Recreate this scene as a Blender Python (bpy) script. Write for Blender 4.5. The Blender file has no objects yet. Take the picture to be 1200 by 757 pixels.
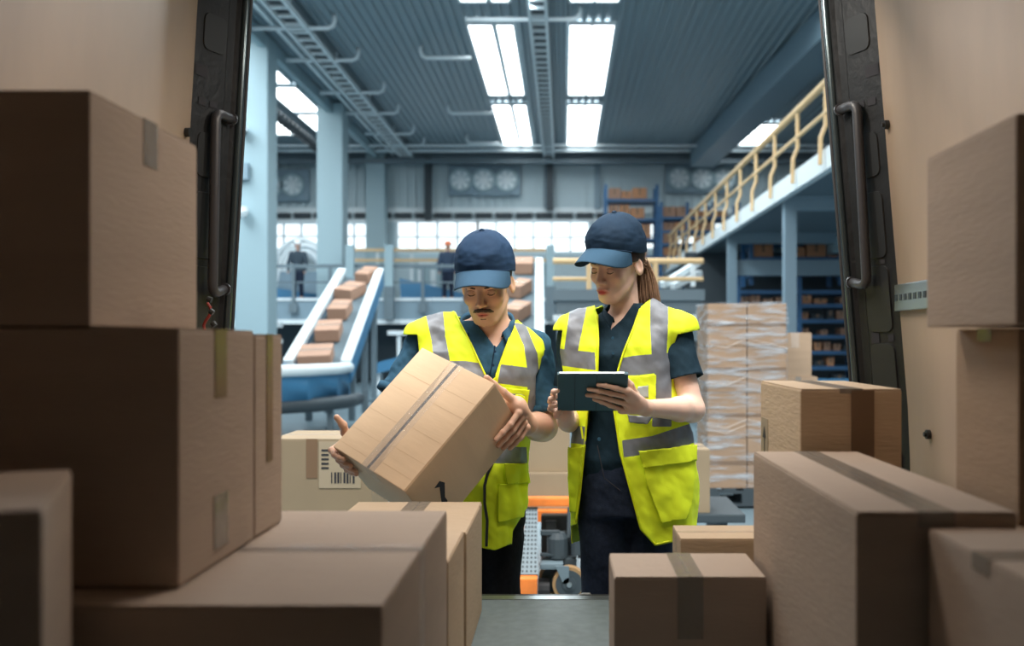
import bpy, bmesh, math, random
import numpy as np
from mathutils import Vector, Matrix, noise

random.seed(7); np.random.seed(7)
C = bpy.context.scene.collection
sc = bpy.context.scene
F = 1150.0; CX = 660.0; CY = 398.0; EYE = 1.34

# ---------------- camera, world, lights, exposure ----------------
cam_d = bpy.data.cameras.new('camera')
cam = bpy.data.objects.new('camera', cam_d); C.objects.link(cam)
cam.location = (0, 0, EYE); cam.rotation_euler = (math.radians(90), 0, 0)
cam_d.sensor_width = 36; cam_d.lens = F/1200*36
cam_d.shift_x = -(CX-600)/1200; cam_d.shift_y = (CY-378.5)/1200
cam_d.clip_start = 0.05; cam_d.clip_end = 200
cam_d.dof.use_dof = True; cam_d.dof.focus_distance = 3.02; cam_d.dof.aperture_fstop = 2.6
sc.camera = cam
sc.view_settings.view_transform = 'Standard'; sc.view_settings.look = 'None'
sc.view_settings.gamma = 1.0; sc.view_settings.use_curve_mapping = False
sc.view_settings.exposure = 0.0
w = bpy.data.worlds.new('world'); sc.world = w; w.use_nodes = True
w.node_tree.nodes['Background'].inputs[0].default_value = (0.86, 0.95, 1.0, 1)
w.node_tree.nodes['Background'].inputs[1].default_value = 1.15

def area(name, loc, rot, sx, sy, power, col=(1, 1, 1)):
    l = bpy.data.lights.new(name, 'AREA'); l.shape = 'RECTANGLE'; l.size = sx; l.size_y = sy
    l.energy = power; l.color = col
    o = bpy.data.objects.new(name, l); C.objects.link(o); o.location = loc; o.rotation_euler = rot
    return o
TEAL = (0.84, 0.95, 1.0)
# area lights under the roof; the dock ones are added to light the workers (above and behind the top of the frame)
area('dock_fill_light', (0.3, 7.0, 8.3), (0, 0, 0), 4, 4, 260, (1.0, 0.99, 0.96))
area('worker_fill_light', (-1.5, 2.3, 6.2), (math.radians(18), 0, 0), 2.2, 1.0, 330, (1.0, 0.98, 0.94))  # added fill for the workers' fronts, set to clear the van roof
area('worker_fill_light', (1.9, 2.3, 6.2), (math.radians(18), 0, 0), 2.2, 1.0, 330, (1.0, 0.98, 0.94))
area('dock_fill_light', (-4.5, 6, 8.3), (0, 0, 0), 2, 8, 250, (1.0, 0.99, 0.96))
area('dock_fill_light', (5, 6, 8.3), (0, 0, 0), 2, 8, 250, (1.0, 0.99, 0.96))
area('hall_roof_light', (-1.6, 17, 8.3), (0, 0, 0), 2, 7, 900, TEAL)
area('hall_roof_light', (5.0, 17, 8.3), (0, 0, 0), 2, 7, 300, TEAL)
area('hall_roof_light', (-9.5, 20, 8.3), (0, 0, 0), 3, 12, 1300, TEAL)
# soft fill added inside the van, under its roof
area('van_fill_light', (-0.05, 2.1, 2.36), (0, 0, 0), 0.5, 0.2, 9.0, (1.0, 0.86, 0.74))
# added fill above the rear door, brightening the workers from the front
area('door_fill_light', (0.15, 2.62, 2.36), (math.radians(48), 0, 0), 0.7, 0.08, 14.0, (1.0, 0.93, 0.84))

# ---------------- helpers ----------------
def P(px, py, Y):
    return Vector(((px-CX)*Y/F, Y, EYE-(py-CY)*Y/F))

def mat(name, col, rough=0.7, metal=0.0, nscale=0, namt=0.0, bump=0.0, bscale=60, emit=0, alpha=1.0, stretch=None, coat=0.0, sheen=0.0, sss=0.0, trans=0.0, spec=None, attr=None):
    m = bpy.data.materials.new(name); m.use_nodes = True
    nt = m.node_tree; b = nt.nodes['Principled BSDF']
    b.inputs['Base Color'].default_value = (*col, 1)
    b.inputs['Roughness'].default_value = rough; b.inputs['Metallic'].default_value = metal
    if emit:
        b.inputs['Emission Color'].default_value = (*col, 1); b.inputs['Emission Strength'].default_value = emit
    if alpha < 1: b.inputs['Alpha'].default_value = alpha
    if coat: b.inputs['Coat Weight'].default_value = coat
    if sheen: b.inputs['Sheen Weight'].default_value = sheen
    if sss:
        b.inputs['Subsurface Weight'].default_value = sss; b.inputs['Subsurface Radius'].default_value = (0.012, 0.005, 0.003)
        b.inputs['Subsurface Scale'].default_value = 1.0
    if trans: b.inputs['Transmission Weight'].default_value = trans
    if spec is not None: b.inputs['Specular IOR Level'].default_value = spec
    tc = None
    def coord(sc_=None):
        nonlocal tc
        if tc is None: tc = nt.nodes.new('ShaderNodeTexCoord')
        mp = nt.nodes.new('ShaderNodeMapping'); nt.links.new(tc.outputs['Object'], mp.inputs[0])
        if stretch: mp.inputs['Scale'].default_value = stretch
        return mp.outputs[0]
    src = None
    if attr:
        a = nt.nodes.new('ShaderNodeAttribute'); a.attribute_name = attr; src = a.outputs['Color']
        nt.links.new(src, b.inputs['Base Color'])
    if nscale:
        n = nt.nodes.new('ShaderNodeTexNoise'); n.inputs['Scale'].default_value = nscale; n.inputs['Detail'].default_value = 5
        nt.links.new(coord(), n.inputs['Vector'])
        mr = nt.nodes.new('ShaderNodeMapRange'); mr.inputs[1].default_value = 0.3; mr.inputs[2].default_value = 0.7
        mr.inputs[3].default_value = 1-namt; mr.inputs[4].default_value = 1+namt
        nt.links.new(n.outputs[0], mr.inputs[0])
        mx = nt.nodes.new('ShaderNodeVectorMath'); mx.operation = 'SCALE'
        if src: nt.links.new(src, mx.inputs[0])
        else: mx.inputs[0].default_value = col
        nt.links.new(mr.outputs[0], mx.inputs['Scale']); nt.links.new(mx.outputs[0], b.inputs['Base Color'])
    if bump:
        n = nt.nodes.new('ShaderNodeTexNoise'); n.inputs['Scale'].default_value = bscale; n.inputs['Detail'].default_value = 4
        nt.links.new(coord(), n.inputs['Vector'])
        bp = nt.nodes.new('ShaderNodeBump'); bp.inputs['Strength'].default_value = bump; bp.inputs['Distance'].default_value = 0.01
        nt.links.new(n.outputs[0], bp.inputs['Height']); nt.links.new(bp.outputs[0], b.inputs['Normal'])
    return m

M = {}
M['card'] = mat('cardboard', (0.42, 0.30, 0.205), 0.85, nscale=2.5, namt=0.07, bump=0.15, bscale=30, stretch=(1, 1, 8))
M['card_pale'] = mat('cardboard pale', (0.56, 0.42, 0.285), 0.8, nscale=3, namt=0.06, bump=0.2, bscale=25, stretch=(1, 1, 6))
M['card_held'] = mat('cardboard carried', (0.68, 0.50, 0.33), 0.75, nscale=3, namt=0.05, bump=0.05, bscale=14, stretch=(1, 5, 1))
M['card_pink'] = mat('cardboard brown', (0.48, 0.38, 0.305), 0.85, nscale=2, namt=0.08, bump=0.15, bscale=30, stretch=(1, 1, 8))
M['card_dim'] = mat('cardboard shaded', (0.27, 0.205, 0.13), 0.85, nscale=3, namt=0.08)  # cardboard with shade put into its colour, for the stacks behind the workers
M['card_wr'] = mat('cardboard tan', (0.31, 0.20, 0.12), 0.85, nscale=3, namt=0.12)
M['tape'] = mat('packing tape', (0.42, 0.38, 0.33), 0.15, alpha=0.5, bump=0.3, bscale=40)
M['tape_brown'] = mat('brown tape', (0.23, 0.14, 0.08), 0.3, alpha=0.8)
M['tape_clear'] = mat('clear tape', (1.0, 0.97, 0.94), 0.08, alpha=0.10, bump=0.6, bscale=60)
M['seam'] = mat('flap gap', (0.03, 0.03, 0.035), 0.9)
M['paper'] = mat('paper label', (0.36, 0.29, 0.20), 0.7)
M['paper_white'] = mat('paper white', (0.7, 0.7, 0.68), 0.7)
M['ink'] = mat('black ink', (0.02, 0.02, 0.025), 0.7)
M['ply'] = mat('plywood', (0.51, 0.365, 0.255), 0.55, nscale=2.2, namt=0.22, bump=0.2, bscale=5, stretch=(1, 1, 0.35))
M['black'] = mat('black painted metal', (0.009, 0.010, 0.011), 0.5, nscale=9, namt=0.3, bump=0.25, bscale=40)
M['black_pl'] = mat('black plastic', (0.02, 0.022, 0.023), 0.45)
M['gloss'] = mat('glossy dark metal', (0.10, 0.13, 0.14), 0.22, 0.7)
M['handle'] = mat('grab handle grey', (0.05, 0.05, 0.055), 0.38)
M['steel'] = mat('steel', (0.42, 0.45, 0.46), 0.35, 0.9)
M['vanfloor'] = mat('van floor grey', (0.17, 0.215, 0.23), 0.6, nscale=30, namt=0.12, bump=0.1, bscale=200)
M['vanbody'] = mat('van body', (0.5, 0.5, 0.5), 0.4)
M['concrete'] = mat('hall floor', (0.15, 0.215, 0.25), 0.35, nscale=0.7, namt=0.08)
M['wall'] = mat('hall wall', (0.50, 0.61, 0.65), 0.7)
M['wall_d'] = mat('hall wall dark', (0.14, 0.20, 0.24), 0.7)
M['white'] = mat('white paint', (0.72, 0.80, 0.83), 0.45)
M['roofm'] = mat('roof sheet', (0.23, 0.31, 0.35), 0.45, 0.2)
M['col'] = mat('column paint', (0.31, 0.43, 0.475), 0.6)
M['bluegrey'] = mat('blue grey steel', (0.20, 0.29, 0.35), 0.5)
M['grey'] = mat('grey steel', (0.13, 0.18, 0.21), 0.5)
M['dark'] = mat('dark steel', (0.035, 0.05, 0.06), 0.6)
M['sky'] = mat('skylight glass', (0.93, 0.98, 1.0), 0.4, emit=6.0)
M['winglass'] = mat('window glass', (0.90, 0.97, 1.0), 0.4, emit=1.15)
M['lampw'] = mat('lamp strip', (0.9, 0.97, 1.0), 0.4, emit=1.2)
M['orange'] = mat('orange paint', (0.75, 0.20, 0.035), 0.45, nscale=8, namt=0.2)
M['tan'] = mat('tan painted rail', (0.72, 0.50, 0.26), 0.5)
M['blue'] = mat('blue paint', (0.045, 0.18, 0.33), 0.45)
M['bluerack'] = mat('blue rack', (0.03, 0.12, 0.26), 0.5)
M['belt'] = mat('conveyor belt', (0.10, 0.135, 0.155), 0.7)
M['obox'] = mat('orange brown box', (0.50, 0.25, 0.13), 0.8)
M['bbox'] = mat('brown box', (0.40, 0.235, 0.16), 0.8)
M['wrap'] = mat('stretch wrap', (0.5, 0.55, 0.6), 0.1, alpha=0.16, bump=1.0, bscale=9, stretch=(1, 1, 3))
M['wood'] = mat('pallet wood', (0.3, 0.2, 0.12), 0.8)
M['rubber'] = mat('rubber', (0.03, 0.03, 0.033), 0.7)
M['tire'] = mat('tan tyre', (0.33, 0.20, 0.09), 0.6)

_nt = M['wrap'].node_tree; _n = _nt.nodes.new('ShaderNodeTexNoise'); _n.inputs['Scale'].default_value = 5; _n.inputs['Detail'].default_value = 6
_tc = _nt.nodes.new('ShaderNodeTexCoord'); _mp = _nt.nodes.new('ShaderNodeMapping'); _mp.inputs['Scale'].default_value = (.8, .8, 5); _mp.inputs['Rotation'].default_value = (0, .12, 0)
_r = _nt.nodes.new('ShaderNodeMapRange'); _r.inputs[1].default_value = .45; _r.inputs[2].default_value = .72; _r.inputs[3].default_value = .05; _r.inputs[4].default_value = .75
_nt.links.new(_tc.outputs['Object'], _mp.inputs[0]); _nt.links.new(_mp.outputs[0], _n.inputs['Vector']); _nt.links.new(_n.outputs[0], _r.inputs[0]); _nt.links.new(_r.outputs[0], _nt.nodes['Principled BSDF'].inputs['Alpha'])
class MB:
    """collects shapes into one mesh"""
    def __init__(s): s.v = []; s.f = []; s.m = []
    def add(s, vs, fs, mi=0):
        o = len(s.v); s.v += [tuple(v) for v in vs]; s.f += [tuple(o+i for i in f) for f in fs]; s.m += [mi]*len(fs)
    def box(s, x0, x1, y0, y1, z0, z1, mi=0, bev=0.0, mtx=None):
        bm = bmesh.new(); bmesh.ops.create_cube(bm, size=1)
        for v in bm.verts:
            v.co = Vector(((x0+x1)/2+v.co.x*(x1-x0), (y0+y1)/2+v.co.y*(y1-y0), (z0+z1)/2+v.co.z*(z1-z0)))
        if bev: bmesh.ops.bevel(bm, geom=bm.edges[:], offset=bev, segments=2, affect='EDGES', profile=0.7)
        bm.verts.index_update()
        vs = [(mtx @ v.co if mtx else v.co.copy()) for v in bm.verts]
        s.add(vs, [[v.index for v in f.verts] for f in bm.faces], mi); bm.free(); return s
    def tube(s, pts, r, n=10, mi=0, caps=True):
        pts = [Vector(p) for p in pts]; rs = r if isinstance(r, (list, tuple)) else [r]*len(pts)
        rings = []; up = None
        for i, p in enumerate(pts):
            d = (pts[min(i+1, len(pts)-1)]-pts[max(i-1, 0)]).normalized()
            if up is None: up = Vector((0, 0, 1)) if abs(d.z) < 0.9 else Vector((0, 1, 0))
            a = d.cross(up).normalized(); b = a.cross(d).normalized(); up = b
            rings.append([p+(a*math.cos(t)+b*math.sin(t))*rs[i] for t in [2*math.pi*k/n for k in range(n)]])
        vs = [v for rg in rings for v in rg]; fs = []
        for i in range(len(pts)-1):
            for k in range(n): fs.append((i*n+k, i*n+(k+1) % n, (i+1)*n+(k+1) % n, (i+1)*n+k))
        if caps: fs.append(tuple(range(n))[::-1]); fs.append(tuple((len(pts)-1)*n+k for k in range(n)))
        s.add(vs, fs, mi); return s
    def bar(s, a, b, w_, h_, mi=0):
        """rectangular beam a->b, w_ sideways, h_ vertical-ish"""
        a = Vector(a); b = Vector(b); d = (b-a).normalized()
        up = Vector((0, 0, 1)) if abs(d.z) < 0.95 else Vector((0, 1, 0))
        x = d.cross(up).normalized(); y = x.cross(d).normalized()
        vs = [p+x*sx*w_/2+y*sy*h_/2 for p in (a, b) for sx, sy in ((-1, -1), (1, -1), (1, 1), (-1, 1))]
        s.add(vs, [(0, 1, 2, 3)[::-1], (4, 5, 6, 7), (0, 1, 5, 4), (1, 2, 6, 5), (2, 3, 7, 6), (3, 0, 4, 7)], mi); return s
    def prism(s, poly, ex, mi=0):
        """polygon points (3D list) extruded by vector ex"""
        n = len(poly); ex = Vector(ex); vs = [Vector(p) for p in poly]+[Vector(p)+ex for p in poly]
        s.add(vs, [tuple(range(n))[::-1], tuple(range(n, 2*n))]+[(i, (i+1) % n, n+(i+1) % n, n+i) for i in range(n)], mi); return s
    def disc(s, c, nrm, r, th, n=24, mi=0, r2=None):
        nrm = Vector(nrm).normalized(); c = Vector(c)
        s.tube([c, c+nrm*th], [r, r if r2 is None else r2], n, mi); return s
    def obj(s, name, mats, parent=None, smooth=False, loc=None):
        me = bpy.data.meshes.new(name)
        vs = s.v
        if loc is not None: vs = [(v[0]-loc[0], v[1]-loc[1], v[2]-loc[2]) for v in vs]
        me.from_pydata([tuple(v) for v in vs], [], s.f); me.update()
        bm = bmesh.new(); bm.from_mesh(me); bmesh.ops.recalc_face_normals(bm, faces=bm.faces[:]); bm.to_mesh(me); bm.free()
        for m_ in (mats if isinstance(mats, (list, tuple)) else [mats]): me.materials.append(m_)
        me.polygons.foreach_set('material_index', s.m)
        if smooth: me.polygons.foreach_set('use_smooth', [True]*len(me.polygons))
        o = bpy.data.objects.new(name, me); C.objects.link(o)
        if loc is not None: o.location = loc
        if parent: child(o, parent, loc)
        return o

def child(o, parent, loc=None):
    o.parent = parent
    if parent.type == 'EMPTY' or True:
        # vertices are in world space: cancel the parent's transform
        pm = world_of(parent)
        o.matrix_parent_inverse = pm.inverted()
def world_of(o):
    m = Matrix.LocRotScale(o.location, o.rotation_euler, o.scale)
    if o.parent: m = world_of(o.parent) @ o.matrix_parent_inverse @ m
    return m
def tag(o, label, cat, group=None, kind=None):
    o['label'] = label; o['category'] = cat
    if group: o['group'] = group
    if kind: o['kind'] = kind
    return o
def thing(name, loc, label, cat, group=None):
    o = bpy.data.objects.new(name, None); C.objects.link(o); o.location = loc; o.empty_display_size = 0.1
    return tag(o, label, cat, group)
def struct(name, mb, mats, smooth=False):
    o = mb.obj(name, mats, smooth=smooth); o['kind'] = 'structure'; return o
def copy_tree(root, delta, label=None):
    r = root.copy(); C.objects.link(r); r.location = root.location+Vector(delta)
    if label: r['label'] = label
    def rec(src, dst):
        for ch in list(src.children):
            c = ch.copy(); C.objects.link(c); c.parent = dst; c.matrix_parent_inverse = ch.matrix_parent_inverse.copy()
            rec(ch, c)
    rec(root, r); return r

# ---------------- hall shell ----------------
CEIL = EYE+7.2; BACK = 38.0
b = MB(); b.box(-26, 24, -8, 39, -0.2, 0); struct('floor', b, M['concrete'])
# corrugated ceiling, ribs along Y, openings where the skylights sit
b = MB(); x = -26.0; per = 0.21; prof = [(0, 0), (0.05, 0), (0.08, 0.05), (0.16, 0.05), (0.19, 0)]
xs = []
while x < 24:
    for dx, dz in prof: xs.append((x+dx, CEIL+dz))
    x += per
for (xa, za), (xb, zb) in zip(xs, xs[1:]):
    b.add([(xa, 2.6, za), (xb, 2.6, zb), (xb, BACK, zb), (xa, BACK, za)], [(0, 1, 2, 3)])
b.box(-26, 24, 2.6, BACK+0.3, CEIL+0.12, CEIL+0.3)
struct('ceiling', b, M['roofm'])
# back wall: corrugated top, smooth band, window strip, lower wall
b = MB()
b.box(-26, 24, BACK+0.1, BACK+0.4, 0, CEIL+0.2)
x = -26.0
while x < 24:
    b.box(x, x+0.16, BACK, BACK+0.12, 6.35, CEIL); x += 0.33
b.box(-26, 24, BACK-0.05, BACK+0.1, 6.0+0.22, 6.45, 1)
b.box(-26, 24, BACK-0.02, BACK+0.1, 5.9, 6.02, 1)
struct('wall_back', b, [M['wall'], M['white']])
b = MB(); b.box(-26.3, -26, -8, BACK+0.4, 0, CEIL+0.3); struct('wall_left', b, M['wall'])
b = MB(); b.box(24, 24.3, -8, BACK+0.4, 0, CEIL+0.3); struct('wall_right', b, M['wall_d'])
# transoms and windows of the back wall
wn = 0
def window(x0, x1, z0, z1, nx, nz):
    global wn
    wn += 1
    b = MB(); t = 0.04; Y = BACK-0.06
    for k in range(nx+1):
        x = x0+(x1-x0)*k/nx; b.box(x-t, x+t, Y-0.08, Y+0.05, z0, z1)
    for k in range(nz+1):
        z = z0+(z1-z0)*k/nz; b.box(x0, x1, Y-0.07, Y+0.04, z-t*0.8, z+t*0.8)
    o = struct('window_%d' % wn, b, M['white'])
    p = MB(); p.box(x0, x1, Y+0.05, Y+0.09, z0, z1); p.obj('window_glass', M['winglass'], o)
s38 = BACK/F
wx = lambda px, Y=BACK: (px-CX)*Y/F
wz = lambda py, Y=BACK: EYE-(py-CY)*Y/F
window(wx(466), wx(560), wz(296), wz(260), 4, 2)
window(wx(560), wx(690), wz(296), wz(260), 6, 2)
window(wx(313), wx(436), wz(292), wz(262), 6, 2)
window(wx(170), wx(300), wz(292), wz(262), 6, 2)
window(wx(720), wx(860), wz(292), wz(262), 6, 2)
b = MB()
for x0 in np.arange(wx(180), wx(700), 0.78):
    b.box(x0, x0+0.62, BACK-0.1, BACK, 6.03, 6.24)
o = struct('trim_1', b, M['dark'])
# skylights: rows of glowing roof lights with thin mullions
def skylight(x0, x1, y0, y1, nx, ny):
    global wn
    wn += 1
    b = MB(); t = 0.025; Z = CEIL-0.04
    for k in range(nx+1): x = x0+(x1-x0)*k/nx; b.box(x-t, x+t, y0, y1, Z-0.05, Z+0.04)
    for k in range(ny+1): y = y0+(y1-y0)*k/ny; b.box(x0-t, x1+t, y-t, y+t, Z-0.05, Z+0.04)
    o = struct('window_%d' % wn, b, M['white'])
    p = MB(); p.box(x0, x1, y0, y1, Z-0.01, Z+0.03); p.obj('skylight_pane', M['sky'], o)
for (y0, y1) in ((22.2, 28.6), (29.8, 36.3), (13.5, 20.7)):
    ny = 1
    skylight(-2.18, -1.6, y0, y1, 1, 1); skylight(-1.53, -1.12, y0, y1, 1, 1); skylight(0.135, 1.18, y0, y1, 2, 1)
for k in range(5):
    y0 = 17.5+k*3.4
    skylight(-8.45, -7.55, y0, y0+3.0, 1, 1); skylight(-10.4, -9.05, y0, y0+3.0, 1, 1)
skylight(5.6, 7.2, 32.5, 36.0, 2, 4)
# longitudinal beams under the roof
b = MB(); b.bar((-7.05, 8, 8.35), (-7.05, BACK, 8.35), 0.16, 0.3); struct('trim_2', b, M['col'])
b = MB(); b.bar((-6.5, 8, 8.42), (-6.5, BACK, 8.42), 0.09, 0.09); struct('trim_3', b, M['white'])
b = MB()
b.bar((-8.75, 12, 8.2), (-8.75, BACK, 8.2), 0.12, 0.14)
for y in np.arange(12, 37, 0.45): b.box(-8.98, -8.52, y, y+0.2, 8.13, 8.25)
struct('trim_4', b, M['dark'])
b = MB(); b.bar((6.35, 12, 8.1), (5.15, 36.5, 8.1), 0.85, 0.7); struct('trim_5', b, M['bluegrey'])
b = MB(); b.tube([(-13, 36.4, 8.36), (14, 36.4, 8.36)], 0.07, 8); b.tube([(-13, 35.2, 8.30), (14, 35.2, 8.30)], 0.05, 8); struct('trim_6', b, M['white'])
b = MB(); b.box(-20, 20, 36.9, 37.1, 7.98, 8.14); b.box(-20, 20, 37.6, BACK, 8.15, 8.5); struct('trim_7', b, M['grey'])
b = MB()
for px in (448, 503, 642, 700):
    b.box(wx(px)-0.12, wx(px)+0.12, BACK-0.15, BACK, 6.4, 8.2)
struct('trim_8', b, [M['bluegrey']])
# columns
def column(x, y, wd, lab):
    b = MB(); b.box(x-wd/2, x+wd/2, y-wd/2, y+wd/2, 0, CEIL-0.05, bev=0.03); b.box(x-wd/2-.06, x+wd/2+.06, y-wd/2-.06, y+wd/2+.06, 0, 0.35, 0)
    o = b.obj('column', M['col']); o['kind'] = 'structure'; tag(o, lab, 'column'); return o
c1 = column(-7.32, 23.4, 0.78, 'pale square column nearest the van, carrying dome cameras')
column(-7.05, 30.0, 0.78, 'pale square column standing second from the van')
column(-7.1, 37.4, 0.72, 'pale square column against the back wall')
# dome cameras and junction box on the first column
for (px, py, lab) in ((283, 155, 'small dome camera with dark underside high on the nearest column'), (284, 250, 'white dome camera on the nearest column below the junction box')):
    Y = 22.80; p = P(px, py, Y); b = MB()
    b.tube([p+Vector((0, 0, .14)), p+Vector((0, 0, .02))], [0.13, 0.15], 14, 0); b.tube([p+Vector((0, .205, .12)), p+Vector((0, -0.02, .12))], 0.05, 8, 0)
    o = b.obj('dome_camera', M['white'], loc=p, smooth=False); tag(o, lab, 'camera')
    d = MB(); d.tube([p+Vector((0, 0, .02)), p+Vector((0, 0, -.06)), p+Vector((0, 0, -.11))], [0.13, 0.1, 0.03], 14); d.obj('camera_dome', M['dark'] if py < 200 else M['white'], o)
p = P(285, 201, 22.95); b = MB(); b.box(p.x-.2, p.x+.14, 22.87, 23.0, p.z-.2, p.z+.2, bev=.02)
tag(b.obj('junction_box', M['bluegrey'], loc=p), 'grey junction box between the two dome cameras on the column', 'box')
# cable trays (ladder type)
def tray(name, xa, xb, y0, y1, z, step, lab):
    t = thing(name, ((xa+xb)/2, y0, z), lab, 'cable tray')
    b = MB()
    for x in (xa, xb): b = MB(); b.bar((x, y0, z), (x, y1, z), 0.07, 0.12); b.obj('side_rail', M['white'], t)
    for y in np.arange(y0, y1, step):
        b = MB(); b.box(xa, xb, y, y+0.09, z-0.03, z+0.03); b.obj('rung', M['white'], t)
    b = MB(); b.box(xa+.05, xb-.05, y0, y1, z+.035, z+.09); b.obj('cable_bundle', M['dark'], t)
    for y in np.arange(y0+1, y1, 4.2): h = MB(); h.tube([(xb, y, z), (xb, y, CEIL)], 0.02, 6); h.obj('hanger_rod', M['white'], t)
tray('cable_tray', -6.12, -5.68, 11, 36.9, 8.25, 0.55, 'pale ladder cable tray running to the back wall near the columns')
tray('cable_tray', -0.72, -0.36, 11, 37.4, 8.28, 0.5, 'narrow ladder cable tray running between the skylights')
b = MB(); b.box(-0.63, -0.38, 37.5, 37.75, 6.3, 8.3); tag(b.obj('cable_duct', M['dark']), 'dark vertical cable duct on the back wall below the tray', 'duct')
b = MB(); b.box(-5.3, -5.05, 37.5, 37.75, 5.9, 8.3); tag(b.obj('cable_duct', M['dark']), 'dark vertical cable duct on the back wall beside the fan-less panel', 'duct')
# sprinkler / conduit arms with upturned ends
def conduit(pts_px, Y, lab, grp):
    z0 = 8.1
    xa, xb = [(p-CX)*Y/F for p in pts_px]
    for_left = pts_px[2:] 
arms = [((295, 392), 21.8, 'r'), ((335, 420), 24.3, 'r'), ((375, 450), 27.5, 'r'), ((400, 467), 30.0, 'r'), ((428, 485), 33.0, 'r'), ((445, 497), 35.0, 'r'),
        ((546, 680), 21.2, 'r'), ((493, 552), 24.1, 'l'), ((525, 578), 30.0, 'l'), ((547, 585), 34.6, 'l')]
alabs = ['hooked white pipe nearest the first column, at the top edge', 'second hooked white pipe along the tray by the columns', 'third hooked white pipe along the tray by the columns', 'fourth hooked white pipe along the tray by the columns', 'fifth hooked white pipe, near the far end of the tray', 'farthest hooked white pipe, at the wall end of the tray', 'hooked white pipe crossing above the nearest skylights', 'nearest short hooked white pipe beside the paired skylights', 'middle short hooked white pipe beside the paired skylights', 'farthest short hooked white pipe beside the paired skylights']
for ai, ((xa, xb), Y, side) in enumerate(arms):
    z = CEIL-0.28; X0 = wx(xa, Y); X1 = wx(xb, Y); r = 0.05
    if side == 'r': pts = [(X0, Y, z), (X1-.15, Y, z), (X1-.04, Y, z+.05), (X1, Y, z+.16), (X1, Y, z+.3)]
    else: pts = [(X1, Y, z), (X0+.15, Y, z), (X0+.04, Y, z+.05), (X0, Y, z+.16), (X0, Y, z+.3)]
    b = MB(); b.tube(pts, r, 8); o = b.obj('conduit_pipe', M['white'], smooth=True)
    tag(o, alabs[ai], 'pipe', 'hooked pipes hung across the ceiling')
# wall fans
def fan_unit(px0, px1, py0, py1, cxs, lab):
    Y = BACK-0.25; x0, x1, z0, z1 = wx(px0, Y), wx(px1, Y), wz(py1, Y), wz(py0, Y)
    t = thing('ventilation_fan_unit', ((x0+x1)/2, Y, z0), lab, 'fan unit')
    b = MB(); b.box(x0, x1, Y, Y+0.25, z0, z1, bev=0.05); b.obj('housing', M['bluegrey'], t)
    for c in cxs:
        cx_, cz = wx(c, Y), (z0+z1)/2; R = 0.42
        b = MB(); pts = [(cx_+R*math.cos(a), Y-0.05, cz+R*math.sin(a)) for a in np.linspace(0, 2*math.pi, 25)]
        b.tube(pts, 0.055, 6, caps=False)
        f = b.obj('fan_ring', M['col'], t)
        b = MB(); b.disc((cx_, Y-0.10, cz), (0, 1, 0), 0.10, 0.06, 12)
        for k in range(7):
            a = k*2*math.pi/7; d = Vector((math.cos(a), 0, math.sin(a))); q = Vector((-math.sin(a), 0, math.cos(a)))
            c0 = Vector((cx_, Y-0.05, cz))
            b.add([c0+d*.08-q*.04, c0+d*.08+q*.04+Vector((0, .03, 0)), c0+d*.38+q*.12+Vector((0, .04, 0)), c0+d*.38-q*.05], [(0, 1, 2, 3)])
        b.obj('fan_blades', M['white'], f)
        b = MB(); b.disc((cx_, Y-0.015, cz), (0, 1, 0), 0.4, 0.01, 24); b.obj('fan_back', M['wall'], f)
fan_unit(300, 362, 198, 236, (318, 343), 'wall fan unit seen between the first two columns')
fan_unit(525, 610, 193, 229, (540, 567, 594), 'wall fan unit of three fans above the capped man')
fan_unit(780, 862, 192, 226, (796, 823, 850), 'wall fan unit of three fans beyond the gallery railing')

# ---------------- mezzanine ----------------
DY = 29.0; DZ = wz(350, DY)
b = MB(); b.box(-20, wx(825, DY), DY, BACK, DZ-0.62, DZ); b.box(-20, wx(825, DY), DY-0.04, DY, DZ-0.06, DZ+.02, 1)
b.box(-20, wx(825, DY), DY-0.05, DY, DZ-0.75, DZ-0.62, 1)
o = struct('trim_9', b, [M['bluegrey'], M['white']])
b = MB()
for x in np.arange(-18, 4, 3.6): b.box(x, x+.25, DY+.2, DY+.45, 0, DZ-.6)
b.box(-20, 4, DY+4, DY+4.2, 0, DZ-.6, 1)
o = struct('trim_10', b, [M['grey'], M['wall_d']])
rail = thing('deck_railing', (-8, DY, DZ), 'grey railing along the edge of the mezzanine deck', 'railing')
b = MB(); z1 = wz(312, DY); zm = wz(331, DY)
b.bar((-18, DY-.05, z1), (wx(630, DY), DY-.05, z1), 0.09, 0.10); b.bar((-18, DY-.05, zm), (wx(630, DY), DY-.05, zm), 0.05, 0.05); b.obj('rail_bars', M['grey'], rail)
for px in (297, 345, 388, 496, 545, 588):
    x = wx(px, DY); b = MB(); b.box(x-.045, x+.045, DY-.14, DY-.06, DZ-.25, z1); b.box(x-.12, x+.12, DY-.16, DY-.07, DZ-.42, DZ-.15); b.obj('post', M['grey'], rail)
for px, lab in ((409, 'pale upright post beside the top of the parcel chute'), (455, 'thick pale post at the mezzanine edge above the chute'), (645, 'thick pale post at the mezzanine edge between the two workers')):
    x = wx(px, DY-.3); b = MB(); b.box(x-.12, x+.12, DY-.25, DY-.055, DZ-.3, wz(288, DY)); b.box(x-.14, x+.14, DY-.27, DY-.04, DZ-.62, DZ+.35, 1)
    tag(b.obj('guard_post', [M['col'], M['grey']]), lab, 'post')
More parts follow.
